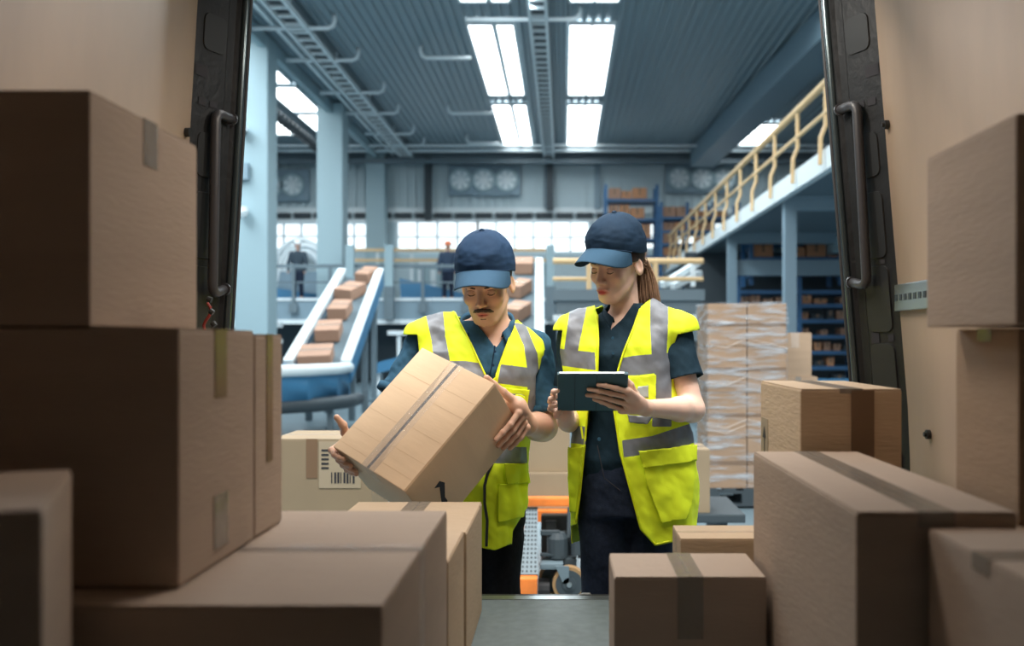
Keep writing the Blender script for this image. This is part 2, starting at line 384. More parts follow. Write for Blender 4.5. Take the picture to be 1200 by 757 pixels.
# tan rail on the far side of the deck
far = thing('barrier_rail', (-5, 34, DZ), 'far tan barrier rail on the mezzanine in front of the windows', 'railing')
b = MB(); Y = 34
for py in (293, 305): b.bar((wx(400, Y), Y, wz(py, Y)), (wx(640, Y), Y, wz(py, Y)), .08, .1)
b.obj('rail_bars', M['tan'], far)
for px in range(402, 640, 40): b = MB(); b.box(wx(px, Y)-.05, wx(px, Y)+.05, Y+.03, Y+.1, DZ, wz(292, Y)); b.obj('post', M['white'], far)
# blue belt machines on the deck
def wedge(pts, Y, dy, m_, name, lab, cat):
    b = MB(); b.prism([P(a, c, Y) for a, c in pts], (0, dy, 0)); return tag(b.obj(name, m_), lab, cat)
wedge([(262, 352), (262, 331), (300, 334), (388, 347), (388, 352)], 30.5, 1.2, M['blue'], 'belt_conveyor', 'low blue belt conveyor on the deck below the nearest column', 'conveyor')
wedge([(470, 352), (468, 326), (500, 333), (560, 348), (560, 352)], 30.5, 1.2, M['blue'], 'belt_conveyor', 'blue sloping belt conveyor on the deck behind the thick post', 'conveyor')
# looping spiral conveyor of pale hoops
t = thing('spiral_conveyor', P(352, 345, 32.5), 'pale looping spiral conveyor with hooped frame on the deck', 'conveyor')
for (cx_, hw, top, Y) in ((352, 34, 281, 33.0), (358, 27, 288, 32.3), (348, 40, 290, 33.8)):
    b = MB()
    for o_ in (0, 7):
        pts = [P(cx_-(hw-o_)*math.cos(a), 345-(345-top-o_)*math.sin(a)**0.7, Y) for a in np.linspace(0.02, math.pi-0.02, 22)]
        b.tube(pts, 0.09, 8)
    for a in np.linspace(0.15, math.pi-0.15, 12):
        p0 = P(cx_-hw*math.cos(a), 345-(345-top)*math.sin(a)**0.7, Y); p1 = P(cx_-(hw-7)*math.cos(a), 345-(345-top-7)*math.sin(a)**0.7, Y); b.bar(p0, p1, .06, .06)
    b.obj('hoop', M['white'], t)
b = MB(); b.prism([P(a, c, 32.0) for a, c in ((322, 352), (328, 318), (384, 318), (392, 352))], (0, .4, 0)); b.obj('base_frame', M['bluegrey'], t)
# grey-white machinery silhouettes behind the railing
def machine(px0, px1, py0, Y, m_, lab):
    b = MB(); x0, x1, z1 = wx(px0, Y), wx(px1, Y), wz(py0, Y)
    b.box(x0, x1, Y, Y+1.2, DZ, z1-.25, bev=.05); b.box(x0+.15, x1-.3, Y+.2, Y+1.0, z1-.25, z1, 1, bev=.04)
    n = max(2, int((x1-x0)/.5))
    for k in range(n): xx = x0+(k+.3)*(x1-x0)/n; b.box(xx, xx+.2, Y-.03, Y, DZ+.2, z1-.4, 1)
    tag(b.obj('sorting_machine', [m_, M['white']]), lab, 'machine')
machine(606, 640, 300, 35.0, M['col'], 'low pale sorting machine under the windows behind the capped man')
machine(485, 515, 303, 36.0, M['col'], 'low pale sorting machine under the windows beside the far worker')
machine(575, 604, 304, 36.0, M['bluegrey'], 'grey sorting machine under the windows beyond the railing')

# ---------------- parcel conveyors ----------------
def incline(xa0, xa1, Ya, za, xb0, xb1, Yb, zb, lab, blue=True):
    """belt between near end a and far end b"""
    t = thing('inclined_conveyor', ((xa0+xa1)/2, Ya, 0), lab, 'conveyor')
    b = MB(); b.add([(xa0, Ya, za), (xa1, Ya, za), (xb1, Yb, zb), (xb0, Yb, zb), (xa0, Ya, za-.1), (xa1, Ya, za-.1), (xb1, Yb, zb-.1), (xb0, Yb, zb-.1)],
                    [(0, 1, 2, 3), (7, 6, 5, 4), (0, 4, 5, 1), (1, 5, 6, 2), (2, 6, 7, 3), (3, 7, 4, 0)]); b.obj('belt', M['belt'], t)
    for k, (xa, xb) in enumerate(((xa0, xb0), (xa1, xb1))):
        s = -1 if k == 0 else 1
        b = MB(); b.bar((xa+s*.07, Ya, za+.14), (xb+s*.07, Yb, zb+.14), .15, .10)
        r = b.obj('side_guard', M['white'], t)
        b = MB(); b.bar((xa+s*.12, Ya, za-.02), (xb+s*.12, Yb, zb-.02), .06, .30); b.obj('side_frame', M['blue'] if blue else M['white'], r)
        b = MB()
        for q in np.linspace(.06, .94, 12):
            p = Vector((xa+(xb-xa)*q+s*.07, Ya+(Yb-Ya)*q, za+(zb-za)*q+.19)); b.disc(p, (0, -.3, 1), .028, .012, 8)
        b.obj('bolts', M['grey'], r)
    for q in (.25, .6, .92):
        for xa, xb in ((xa0, xb0), (xa1, xb1)):
            x = xa+(xb-xa)*q; y = Ya+(Yb-Ya)*q; z = za+(zb-za)*q-.15; b = MB(); b.box(x-.05, x+.05, y-.05, y+.05, 0, z); b.obj('support_leg', M['grey'], t)
    return t
Ya, Yb = 15.0, 20.0
A = P(343, 436, Ya); A2 = P(400, 436, Ya); B_ = P(405, 325, Yb); B2 = P(441, 325, Yb)
cv = incline(A.x, A2.x, Ya, A.z, B_.x, B2.x, Yb, B_.z, 'long blue and white inclined parcel conveyor behind the stacked cartons')
# curved run-out at the lower end
rn = [(A2.x+.12, 15.0), (A2.x+.10, 14.3), (A2.x-.15, 13.6), (A2.x-.6, 13.1), (A2.x-1.3, 12.9), (A2.x-2.6, 12.9)]
inn = [(A.x-.1, 15.0), (A.x-.15, 14.8), (A.x-.3, 14.6), (A.x-.5, 14.5), (A.x-.9, 14.4), (A.x-2.0, 14.4)]
b = MB(); z = A.z
for (p, q), (p2, q2) in zip(zip(rn, inn), zip(rn[1:], inn[1:])):
    b.add([(p[0], p[1], z), (p2[0], p2[1], z), (q2[0], q2[1], z), (q[0], q[1], z)], [(0, 1, 2, 3)])
b.obj('runout_belt', M['belt'], cv)
b = MB()
for k in range(5):
    a, c = rn[k], rn[k+1]
    b.add([(a[0], a[1], z-.36+.05*0), (c[0], c[1], z-.36), (c[0], c[1], z+.02), (a[0], a[1], z+.02), (a[0], a[1]+.06, z-.36), (c[0], c[1]+.06, z-.36), (c[0], c[1]+.06, z+.02), (a[0], a[1]+.06, z+.02)],
          [(0, 1, 2, 3), (7, 6, 5, 4), (2, 3, 7, 6), (0, 1, 5, 4)])
b.obj('curved_skirt', M['blue'], cv, smooth=True)
b = MB(); b.tube([(p[0], p[1]-.02, z+.07) for p in rn], .085, 8); b.obj('curved_guard', M['white'], cv, smooth=True)
b = MB(); b.tube([(p[0]+(.1), p[1]+.2, z-.42) for p in rn], .1, 8); b.obj('lower_beam', M['dark'], cv, smooth=True)
for x, y in ((rn[1][0]-.1, 14.3), (rn[3][0], 13.3), (inn[3][0], 14.6), (A2.x+.25, 15.6), (A2.x+.45, 16.5)): b = MB(); b.box(x-.04, x+.04, y-.04, y+.04, 0, z-.3); b.obj('frame_leg', M['grey'], cv)
b = MB(); b.bar((rn[3][0], 13.3, .35), (A2.x+.45, 16.5, .35), .04, .04); b.bar((rn[3][0], 13.3, .18), (inn[3][0], 14.6, .18), .04, .04)
b.obj('leg_brace', M['grey'], cv)
# cartons riding the belt
def belt_box(px, py, q, hw, hh, lab, k, base=(A, A2, B_, B2), rz=0):
    a, a2, bb, bb2 = base
    Y = a.y+(bb.y-a.y)*q; zc = a.z+(bb.z-a.z)*q
    c = P(px, py, Y); ang = math.atan2(bb.z-a.z, bb.y-a.y)
    mt = Matrix.Translation((c.x, Y, zc+.02)) @ Matrix.Rotation(ang, 4, 'X') @ Matrix.Rotation(rz, 4, 'Z')
    b = MB(); b.box(-hw, hw, -.28, .28, 0, hh, 0, bev=.012); b.box(-hw, hw, -.03, .03, hh-.004, hh+.004, 1)
    o = b.obj('parcel', [M['bbox'] if k % 2 else M['card_pale'], M['tape']]); o.matrix_world = mt
    tag(o, lab, 'parcel', 'parcels riding the inclined conveyors')
labs = ['parcel at the very top of the long inclined conveyor', 'second parcel from the top of the long inclined conveyor', 'third parcel down the long inclined conveyor', 'fourth parcel down the long inclined conveyor', 'lowest parcel on the long inclined conveyor']
for k, (px, q, hw) in enumerate(((430, .95, .14), (411, .74, .19), (399, .52, .17), (386, .30, .20), (371, .07, .25))):
    belt_box(px, 0, q, hw, .21, labs[k], 1, rz=(-.2, -.35, 0, .1, .12)[k])
D1 = P(576, 420, 15.6); D2 = P(627, 420, 15.6); E1_ = P(592, 312, 21); E2_ = P(628, 312, 21)
incline(D1.x, D2.x, 15.6, D1.z, E1_.x, E2_.x, 21, E1_.z, 'grey and white inclined conveyor behind the capped man', blue=False)
labs = ['parcel at the top of the conveyor behind the man', 'middle parcel on the conveyor behind the man', 'lower parcel on the conveyor behind the man']
for k, (px, q, hw) in enumerate(((614, .92, .19), (609, .62, .145), (606, .36, .16))):
    belt_box(px, 0, q, hw, .24, labs[k], 1, (D1, D2, E1_, E2_), rz=(.0, -.4, -.4)[k])
# things under the mezzanine
b = MB(); Y = 24; b.bar(P(440, 432, Y), P(482, 421, Y), .7, .25); o = b.obj('belt_conveyor', M['blue']); tag(o, 'short blue conveyor under the mezzanine beside the inclined conveyor', 'conveyor')
for px in (445, 462, 478): lg = MB(); q = P(px, 430, Y); lg.box(q.x-.05, q.x+.05, Y-.2, Y+.2, 0, q.z-.1); lg.obj('conveyor_leg', M['white'], o)
for k, (px0, px1, py, Y) in enumerate(((180, 330, 381, 24), (455, 560, 390, 27), (200, 330, 400, 26))):
    b = MB(); b.bar(P(px0, py, Y), P(px1, py, Y), .25, .12); q0 = P(px0, py, Y); q1 = P(px1, py, Y)
    for x in (q0.x+.3, q1.x-.3): b.box(x-.05, x+.05, Y-.05, Y+.05, 0, q0.z)
    tag(b.obj('light_gantry', M['white']), ('white bar on legs crossing behind the inclined conveyor at its foot', 'white bar on legs under the mezzanine behind the man', 'low white bar on legs under the deck, the farther of two')[k], 'gantry')
b = MB(); Y = 28.93; p = P(277, 367, Y); b.box(p.x-.18*2, p.x+.18*1.2, Y+.0, Y+.075, p.z-.13, p.z+.13); tag(b.obj('deck_sign', M['blue']), 'small blue sign on the fascia of the mezzanine', 'sign')

# dark platform with tan rails behind the woman
Y = 16.0; t = thing('raised_platform', ((wx(740, Y)), Y, 0), 'dark grey raised platform behind the woman with a pale lower band', 'platform')
b = MB(); b.box(wx(648, Y), wx(826, Y), Y, Y+2, wz(352, Y), wz(339, Y)); b.box(wx(652, Y), wx(822, Y), Y+.1, Y+1.9, wz(400, Y), wz(352, Y)); b.obj('body', M['grey'], t)
b = MB(); b.box(wx(648, Y), wx(826, Y), Y-.05, Y, wz(376, Y), wz(369, Y)); b.obj('pale_band', M['white'], t)
b = MB(); b.box(wx(655, Y), wx(818, Y), Y+.2, Y+1.8, 0, wz(400, Y)); b.obj('lower_body', M['dark'], t)
t2 = thing('platform_railing', (wx(740, 15.8), 15.9, wz(339, Y)), 'two bar tan railing on the platform behind the woman', 'railing')
b = MB()
for py, r in ((306, .05), (327, .035)): b.tube([P(648, py, 16.1), P(824, py, 16.1)], r, 8)
b.obj('rail_bars', M['tan'], t2)
for px in (690, 768): b = MB(); b.box(wx(px, 16.1)-.04, wx(px, 16.1)+.04, 16.06, 16.14, wz(340, 16), wz(306, 16.1)); b.obj('post', M['tan'], t2)
b = MB(); b.bar(P(776, 334, 16.6), P(818, 308, 17.4), .1, .1); b.bar(P(788, 336, 16.6), P(820, 320, 17.4), .1, .1); b.bar(P(812, 336, 17), P(812, 311, 17), .08, .08)
tag(b.obj('stair_rail', M['white']), 'short white sloping stair rail at the end of the platform', 'railing')

# ---------------- gallery on the right ----------------
GX = 3.6; GZ = 3.95
g = thing('gallery_walkway', (GX, 24, 0), 'raised steel gallery walkway with pale fascia running to the back wall', 'walkway')
b = MB(); b.box(GX+.1, 14, 11.5, 36, GZ-.18, GZ-.02); b.obj('deck', M['grey'], g)
b = MB(); b.box(GX, GX+.12, 11.5, 36, GZ-.28, GZ+.02); b.obj('fascia', M['white'], g)
for k, Y in enumerate((16.7, 22.4, 28.2, 34)):
    b = MB(); x = GX+.25; b.box(x-.1, x+.1, Y-.1, Y+.1, 0, GZ-.2); b.obj('column', M['bluegrey'], g)
    b = MB(); b.box(x, 13.5, Y-.08, Y+.08, GZ-.42, GZ-.18); b.box(x, 13.5, Y-.13, Y+.13, GZ-.24, GZ-.18); b.obj('cross_beam', M['bluegrey'], g)
for x in (6.3, 9.0):
    b = MB(); b.bar((x, 12, GZ-.45), (x, 36, GZ-.45), .2, .35); b.obj('long_beam', M['col'], g)
gr = thing('gallery_railing', (GX, 24, GZ), 'tan handrail with bent posts along the raised gallery', 'railing')
RZ = GZ+.93
b = MB(); b.tube([(GX+.02, 11.5, RZ), (GX+.02, 36, RZ)], .055, 10); b.obj('handrail', M['tan'], gr)
b = MB(); b.tube([(GX+.02, 11.5, GZ+.52), (GX+.02, 36, GZ+.52)], .032, 8); b.obj('middle_rail', M['tan'], gr)
Y = 11.9
while Y < 36:
    b = MB(); b.tube([(GX+.02, Y, RZ), (GX+.02, Y, GZ+.35), (GX-.05, Y, GZ+.18), (GX-.06, Y, GZ-.2)], .032, 8); b.obj('post', M['tan'], gr); Y += 1.63
b = MB(); b.box(GX-.08, GX+.1, 36, 36.2, DZ, RZ); b.box(GX-.2, GX+.2, 36, 36.1, RZ-1.2, RZ-1.1); b.obj('end_post', M['tan'], gr)

# racks
def rack(x0, x1, y0, y1, zb, levels, mu, lab, name='storage_rack', bays=2):
    t = thing(name, ((x0+x1)/2, y0, zb), lab, 'rack')
    top = levels[-1]+.5
    for k in range(bays+1):
        x = x0+(x1-x0)*k/bays
        b = MB()
        for y in (y0, y1): b.box(x-.05, x+.05, y-.05, y+.05, zb, top)
        for j in range(int((top-zb)/.6)): b.bar((x, y0, zb+j*.6), (x, y1, zb+j*.6+.55), .03, .03)
        b.obj('upright', mu, t)
    for z in levels:
        b = MB(); b.box(x0, x1, y0-.03, y0+.05, z-.09, z); b.box(x0, x1, y1-.05, y1+.03, z-.09, z); b.box(x0, x1, y0, y1, z-.02, z); b.obj('shelf', mu, t)
    return t
ORD = ['first', 'second', 'third', 'fourth', 'fifth', 'sixth', 'seventh', 'eighth', 'ninth', 'tenth', 'eleventh', 'twelfth']+['%dth' % k for k in range(13, 40)]
CN = {'obox': 'orange brown', 'bbox': 'dull brown', 'dark': 'dark', 'white': 'white'}
def rack_boxes(x0, x1, y0, levels, wmin, wmax, hmax, lab, grp, mats_, gap=.04, fill=.9):
    n = 0
    protos = {}
    for lvl, z in enumerate(sorted(levels)):
        x = x0+.08; pos = 0
        while x < x1-wmin-.05:
            wd = random.choice([wmin, (wmin+wmax)/2, wmax]); h = random.choice([hmax*.6, hmax*.8, hmax]); mi = random.randrange(len(mats_))
            if x+wd > x1-.06: break
            if random.random() < fill:
                key = (round(wd, 3), round(h, 3), mi)
                if key not in protos:
                    b = MB(); b.box(-wd/2, wd/2, 0, .45, 0, h, bev=.012); b.box(-.03, .03, -.004, 0.01, h*.4, h, 1)
                    o = b.obj('carton', [mats_[mi], M['tape_brown']]); protos[key] = o
                else:
                    o = protos[key].copy(); C.objects.link(o)
                o.location = (x+wd/2, y0+.06+random.uniform(0, .06), z); tag(o, '%s %s, %s shelf up, %s along' % (CN[[k_ for k_ in CN if M[k_] is mats_[mi]][0]], lab, ORD[lvl], ORD[pos]), 'carton', grp); n += 1; pos += 1
            x += wd+gap
    return n
cnt = 0
Y = 34.6
lv = [wz(p, Y) for p in (300, 279, 256, 233)]
rack(wx(710, Y), wx(770, Y), Y, Y+1, DZ, lv, M['bluerack'], 'tall blue pallet rack by the back wall above the woman', bays=1)
cnt += rack_boxes(wx(711, Y), wx(769, Y), Y, lv, .34, .5, .5, 'carton on the tall blue rack', 'cartons on the tall blue rack', [M['obox'], M['bbox'], M['obox'], M['white']])
Y = 33.5
lv = [wz(p, Y) for p in (300, 285, 270, 254)]
rack(wx(775, Y), wx(866, Y), Y, Y+1, DZ, lv, M['bluerack'], 'low blue rack of orange cartons behind the gallery railing', bays=3)
cnt += rack_boxes(wx(775, Y), wx(866, Y), Y, lv, .34, .5, .36, 'carton on the low rack behind the gallery railing', 'cartons on the low blue rack', [M['obox'], M['bbox']])
Y = 23.0
lv = [.35, .72, 1.08, 1.45, 1.82, 2.18, 2.5]
rack(4.1, 8.4, Y, Y+1, 0, lv, M['bluerack'], 'lower racking full of small bins under the gallery', bays=3)
cnt += rack_boxes(4.1, 8.4, Y, lv[:-1], .16, .30, .2, 'small bin on the lower racking under the gallery', 'bins on the racking under the gallery', [M['obox'], M['bbox'], M['dark']], gap=.07, fill=.75)
b = MB(); b.box(3.9, 9, 22.5, 22.8, wz(323, 22.6), wz(305, 22.6)); tag(b.obj('rack_beam', M['bluegrey']), 'broad blue grey beam spanning the racking under the gallery', 'beam')
lv = [wz(302, 23)+.02, wz(302, 23)+.42]
rack(4.4, 8.6, 23.0+.0, 24.0, 2.62, lv, M['bluerack'], 'upper shelf of orange cartons under the gallery deck', bays=2)
cnt += rack_boxes(4.4, 8.6, 23.0, lv, .3, .45, .3, 'carton on the upper shelf beneath the gallery deck', 'cartons on the upper shelf under the gallery', [M['obox'], M['bbox'], M['obox']])
b = MB(); b.box(4.0, 6.5, 14.8, 16, .1, .62); b.box(3.8, 6.5, 14.7, 16.1, .62, .7); tag(b.obj('blue_conveyor_bed', M['blue']), 'blue conveyor bed low beside the black door pillar', 'conveyor')
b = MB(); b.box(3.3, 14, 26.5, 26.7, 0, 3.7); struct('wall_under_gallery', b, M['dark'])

# ---------------- things on the hall floor ----------------
def rb(b, x0, x1, y0, y1, z0, z1, mi=0, bev=0.0): b.box(x0, x1, y0, y1, z0, z1, mi, bev)
def wood_pallet(x0, x1, y0, y1, z0, lab, m_=None, h=.13):
    b = MB()
    for k in range(5):
        x = x0+(x1-x0-.1)*k/4; b.box(x, x+.1, y0, y1, z0+h-.02, z0+h)
    for k in range(3):
        y = y0+(y1-y0-.1)*k/2; b.box(x0, x1, y, y+.1, z0+h-.04, z0+h-.02); b.box(x0, x1, y, y+.1, z0, z0+.02)
        for j in range(3):
            x = x0+(x1-x0-.12)*j/2; b.box(x, x+.12, y, y+.1, z0+.02, z0+h-.04)
    return tag(b.obj('pallet', m_ or M['wood']), lab, 'pallet')
def carton(lab, x0, x1, y0, y1, z0, z1, seam='y', m_='card', tape='tape', group=None, rot=0.0, wrapz=.07, tw=.05, extras=None, name='cardboard_box', tape_front=True, gap=.004, tside=None):
    """carton with folded flaps, an open seam along 'y' or 'x' and tape over it; local frame centred on its base"""
    hx, hy, h = (x1-x0)/2, (y1-y0)/2, z1-z0
    b = MB(); b.box(-hx, hx, -hy, hy, 0, h-.003, 0, bev=.004)
    t = .003
    if seam == 'y':
        b.box(-hx+.002, -gap/2, -hy+.001, hy-.001, h-.003, h, 0, bev=.001); b.box(gap/2, hx-.002, -hy+.001, hy-.001, h-.003, h, 0, bev=.001)
        b.box(-gap/2, gap/2, -hy+.001, hy-.001, h-.003, h-.0022, 1)
    else:
        b.box(-hx+.001, hx-.001, -hy+.002, -gap/2, h-.003, h, 0, bev=.001); b.box(-hx+.001, hx-.001, gap/2, hy-.002, h-.003, h, 0, bev=.001)
        b.box(-hx+.001, hx-.001, -gap/2, gap/2, h-.003, h-.0022, 1)
    o = b.obj(name, [M[m_], M['seam']]); o.location = ((x0+x1)/2, (y0+y1)/2, z0); o.rotation_euler = (0, 0, rot)
    tag(o, lab, 'box', group)
    tb = MB(); e = .0006
    if seam == 'y':
        tb.box(-tw/2, tw/2, -hy-e, hy+e, h, h+e); tb.box(-tw/2, tw/2, -hy-2*e, -hy-e, h-wrapz, h+e); tb.box(-tw/2, tw/2, hy+e, hy+2*e, h-wrapz, h+e)
    else:
        tb.box(-hx-e, hx+e, -tw/2, tw/2, h, h+e); tb.box(-hx-2*e, -hx-e, -tw/2, tw/2, h-wrapz, h+e); tb.box(hx+e, hx+2*e, -tw/2, tw/2, h-wrapz, h+e)
    tp = tb.obj('tape', M[tape]); tp.parent = o
    for nm, mm, bx in (extras or []):
        eb = MB(); 
        for q in bx: eb.box(*q)
        eo = eb.obj(nm, mm if isinstance(mm, list) else M[mm]); eo.parent = o
    return o

# stack left behind the carried carton
hx = .19
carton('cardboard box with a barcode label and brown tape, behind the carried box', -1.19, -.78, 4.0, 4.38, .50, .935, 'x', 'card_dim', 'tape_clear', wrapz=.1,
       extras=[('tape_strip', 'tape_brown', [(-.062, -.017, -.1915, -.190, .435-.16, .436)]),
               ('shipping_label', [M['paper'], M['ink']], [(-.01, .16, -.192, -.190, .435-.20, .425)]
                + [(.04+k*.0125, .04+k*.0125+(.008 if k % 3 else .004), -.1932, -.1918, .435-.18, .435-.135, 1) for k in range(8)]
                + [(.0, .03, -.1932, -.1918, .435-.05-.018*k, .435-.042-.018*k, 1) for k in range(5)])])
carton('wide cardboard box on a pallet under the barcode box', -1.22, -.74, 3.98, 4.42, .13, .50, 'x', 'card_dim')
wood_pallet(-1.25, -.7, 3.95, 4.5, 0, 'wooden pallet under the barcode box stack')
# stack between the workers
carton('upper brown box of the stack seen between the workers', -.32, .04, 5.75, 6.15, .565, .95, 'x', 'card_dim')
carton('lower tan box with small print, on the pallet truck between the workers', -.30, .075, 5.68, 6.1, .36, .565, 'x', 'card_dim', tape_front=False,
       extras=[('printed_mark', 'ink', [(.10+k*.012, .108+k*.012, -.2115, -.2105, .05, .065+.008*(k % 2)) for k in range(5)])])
# pallet truck with tread plate and castor wheel
jt = thing('pallet_truck', (-.1, 5.15, 0), 'orange pallet truck with perforated grey plate and castor wheel between the workers', 'pallet truck')
b = MB()
b.prism([P(603, 674, 4.93), P(609, 674, 4.93), P(616, 594, 5.22), P(613, 592, 5.22)], (-.0, .03, 0)); b.prism([P(603, 674, 4.93), P(613, 592, 5.22), P(610, 592, 5.30), P(600, 674, 5.0)], (0, .03, 0))
b.box(-.242, -.129, 4.86, 4.96, .075, .155, bev=.008); b.box(-.20, .09, 5.2, 5.28, .455, .50, bev=.01); b.box(.03, .08, 5.22, 5.28, .42, .47)
b.box(-.26, -.2, 5.0, 6.2, .06, .12); b.box(-.02, .04, 5.3, 6.2, .06, .12); b.box(-.3, .06, 5.6, 6.2, .30, .36)
b.obj('frame', M['orange'], jt)
b = MB(); b.add([P(609, 673, 4.935), P(630.5, 673, 4.935), P(630, 594, 5.225), P(616, 594, 5.225), P(609, 675, 4.955), P(630.5, 675, 4.955), P(630, 596, 5.245), P(616, 596, 5.245)],
    [(0, 1, 2, 3), (7, 6, 5, 4), (0, 4, 5, 1), (1, 5, 6, 2), (2, 6, 7, 3), (3, 7, 4, 0)])
pl = b.obj('tread_plate', M['grey'], jt)
b = MB(); b.box(wx(634, 5.3), wx(676, 5.3), 5.3, 5.38, wz(655, 5.3), wz(604, 5.3), bev=.01); b.box(wx(640, 5.28), wx(652, 5.28), 5.26, 5.3, wz(650, 5.28), wz(610, 5.28)); b.box(wx(660, 5.28), wx(680, 5.28), 5.22, 5.3, wz(632, 5.28), wz(622, 5.28)); b.obj('pump_housing', M['black_pl'], jt)
b = MB()
for i in range(15):
    for j in range(4):
        u = (i+.7)/15.5; v = (j+.6)/4.2
        p = P(609, 673, 4.934).lerp(P(616, 594, 5.224), u)+Vector(((.092-.03*u)*v, 0, 0)); b.disc(p, (0, -1, .8), .0055, .003, 6)
b.obj('plate_holes', M['dark'], pl)
b = MB(); b.tube([(-.03, 5.15, .20), (-.03, 5.15, .30)], .055, 14); b.tube([(-.03, 5.15, .30), (-.03, 5.15, .33)], [.055, .04], 14); b.tube([(.03, 5.15, .30), (.035, 5.2, .45)], .013, 8)
b.box(-.11, .07, 5.12, 5.2, .15, .2, bev=.01); b.tube([(.07, 5.12, .22), (.07, 5.12, .34)], .03, 10); b.tube([(.09, 5.12, .2), (.1, 5.14, .43)], .015, 8); b.box(-.12, .0, 5.1, 5.14, .215, .225); b.box(-.12, -.02, 5.12, 5.16, .32, .34)
b.obj('hydraulic_pump', M['dark'], jt, smooth=False)
b = MB(); b.box(-.12, -.0, 5.03, 5.17, .16, .19, bev=.008); b.prism([(-.04, 5.02, .18), (.03, 5.02, .18), (.03, 5.02, .09), (.0, 5.02, .09)], (0, .012, 0)); b.obj('wheel_fork', M['grey'], jt)
wh = P(667, 681, 5.06)
def wheel(c, par, nm='castor_wheel'):
    b = MB(); b.tube([(c.x, c.y-.025, c.z), (c.x, c.y-.03, c.z), (c.x, c.y+.03, c.z), (c.x, c.y+.025, c.z)], [.080, .086, .086, .080], 28)
    w_ = b.obj(nm, M['tire'], par)
    b = MB(); b.tube([(c.x, c.y-.034, c.z), (c.x, c.y+.034, c.z)], .070, 28); b.tube([(c.x, c.y-.04, c.z), (c.x, c.y-.033, c.z)], .035, 16); b.obj('wheel_disc', M['dark'], w_)
    b = MB(); b.tube([(c.x, c.y-.052, c.z), (c.x, c.y-.039, c.z)], .013, 10); b.obj('axle_bolt', M['steel'], w_)
wheel(Vector((wh.x, 5.06, .087)), jt); wheel(Vector((wh.x-.075, 5.17, .087)), jt)
b = MB(); b.tube([(-.13, 5.1, .05), (-.07, 5.1, .05)], .05, 14); b.obj('small_roller', M['rubber'], jt)

# wrapped pallet stack and neighbours
Y = 7.8
wp = thing('wrapped_pallet', (wx(872, Y), Y, .13), 'tall stack of cartons in clear stretch wrap behind the woman', 'wrapped pallet')
x0, x1 = wx(829, Y), wx(922, Y)
z = .16; k = 0
for hz in (.40, .36, .37, .34):
    for j in range(2):
        xa = x0+(x1-x0)*j/2; b = MB(); b.box(xa+.004, xa+(x1-x0)/2-.004, Y+.0, Y+.62, z, z+hz-.004, 0, bev=.005); b.box(xa+.004, xa+(x1-x0)/2-.004, Y-.002, Y+.0, z+hz*.46, z+hz*.54, 1)
        b.obj('carton', [M['card_wr'], M['tape_brown']], wp)
    z += hz; k += 1
bm = bmesh.new()
ring = []
NZ = 46; NX = 56
def per(t):
    t = (t % 1)*4; s_ = int(t); u = t-s_
    a = [(x0, Y), (x1, Y), (x1, Y+.63), (x0, Y+.63)]; p, q = a[s_], a[(s_+1) % 4]; return (p[0]+(q[0]-p[0])*u, p[1]+(q[1]-p[1])*u)
b = MB(); vs = []
cxm, cym = (x0+x1)/2, Y+.315
for i in range(NZ):
    zz = .15+(z-.14)*i/(NZ-1)
    for j in range(NX):
        px_, py_ = per(j/NX); d = Vector((px_-cxm, py_-cym, 0)).normalized(); nn = noise.noise(Vector((px_*5+zz*3, py_*5, zz*14)))*.012+.012
        vs.append((px_+d.x*nn, py_+d.y*nn, zz))
b.add(vs, [(i*NX+j, i*NX+(j+1) % NX, (i+1)*NX+(j+1) % NX, (i+1)*NX+j) for i in range(NZ-1) for j in range(NX)])
b.obj('stretch_wrap', M['wrap'], wp, smooth=True)
b = MB()
for zz in (.62, .66, 1.0, 1.3):
    b.tube([(x0-.012, Y-.012, zz), (x0+.15, Y-.020, zz-.02), (cxm, Y-.018, zz+.05), (x1+.012, Y-.012, zz-.03)], [.003, .010, .004, .007], 6)
b.obj('wrap_band', M['tape_clear'], wp)
wood_pallet(x0-.03, x1+.06, Y-.03, Y+.7, 0.02, 'dark pallet under the stretch wrapped cartons', M['dark'], h=.14)
xb0, xb1 = wx(916, 8.2), wx(960, 8.2)
carton('tan box with a clear tape flash, on a stack behind the wrapped pallet', xb0+.03, xb1, 8.45, 8.8, EYE+.06-.38, EYE+.06, 'y', 'card', 'tape_clear', tw=.07, wrapz=.13)
carton('tall box supporting the taped box beside the wrapped pallet', xb0+.03, xb1+.05, 8.44, 8.9, .0, EYE+.06-.38, 'y', 'card')
Y = 5.6
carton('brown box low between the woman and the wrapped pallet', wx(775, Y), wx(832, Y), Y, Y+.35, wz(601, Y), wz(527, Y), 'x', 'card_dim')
b = MB(); z1 = wz(601, Y); b.box(wx(770, Y), wx(872, Y), Y-.05, Y+.6, z1-.05, z1, bev=.01)
for px in (778, 848): b.tube([(wx(px, Y), Y+.0, .07), (wx(px, Y), Y+.04, .07)], .07, 16); b.tube([(wx(px, Y), Y+.5, .07), (wx(px, Y), Y+.54, .07)], .07, 16); b.box(wx(px, Y)-.02, wx(px, Y)+.02, Y-.01, Y+.55, .06, z1-.03)
tag(b.obj('platform_trolley', M['dark']), 'low dark trolley carrying the brown box behind the woman', 'trolley')

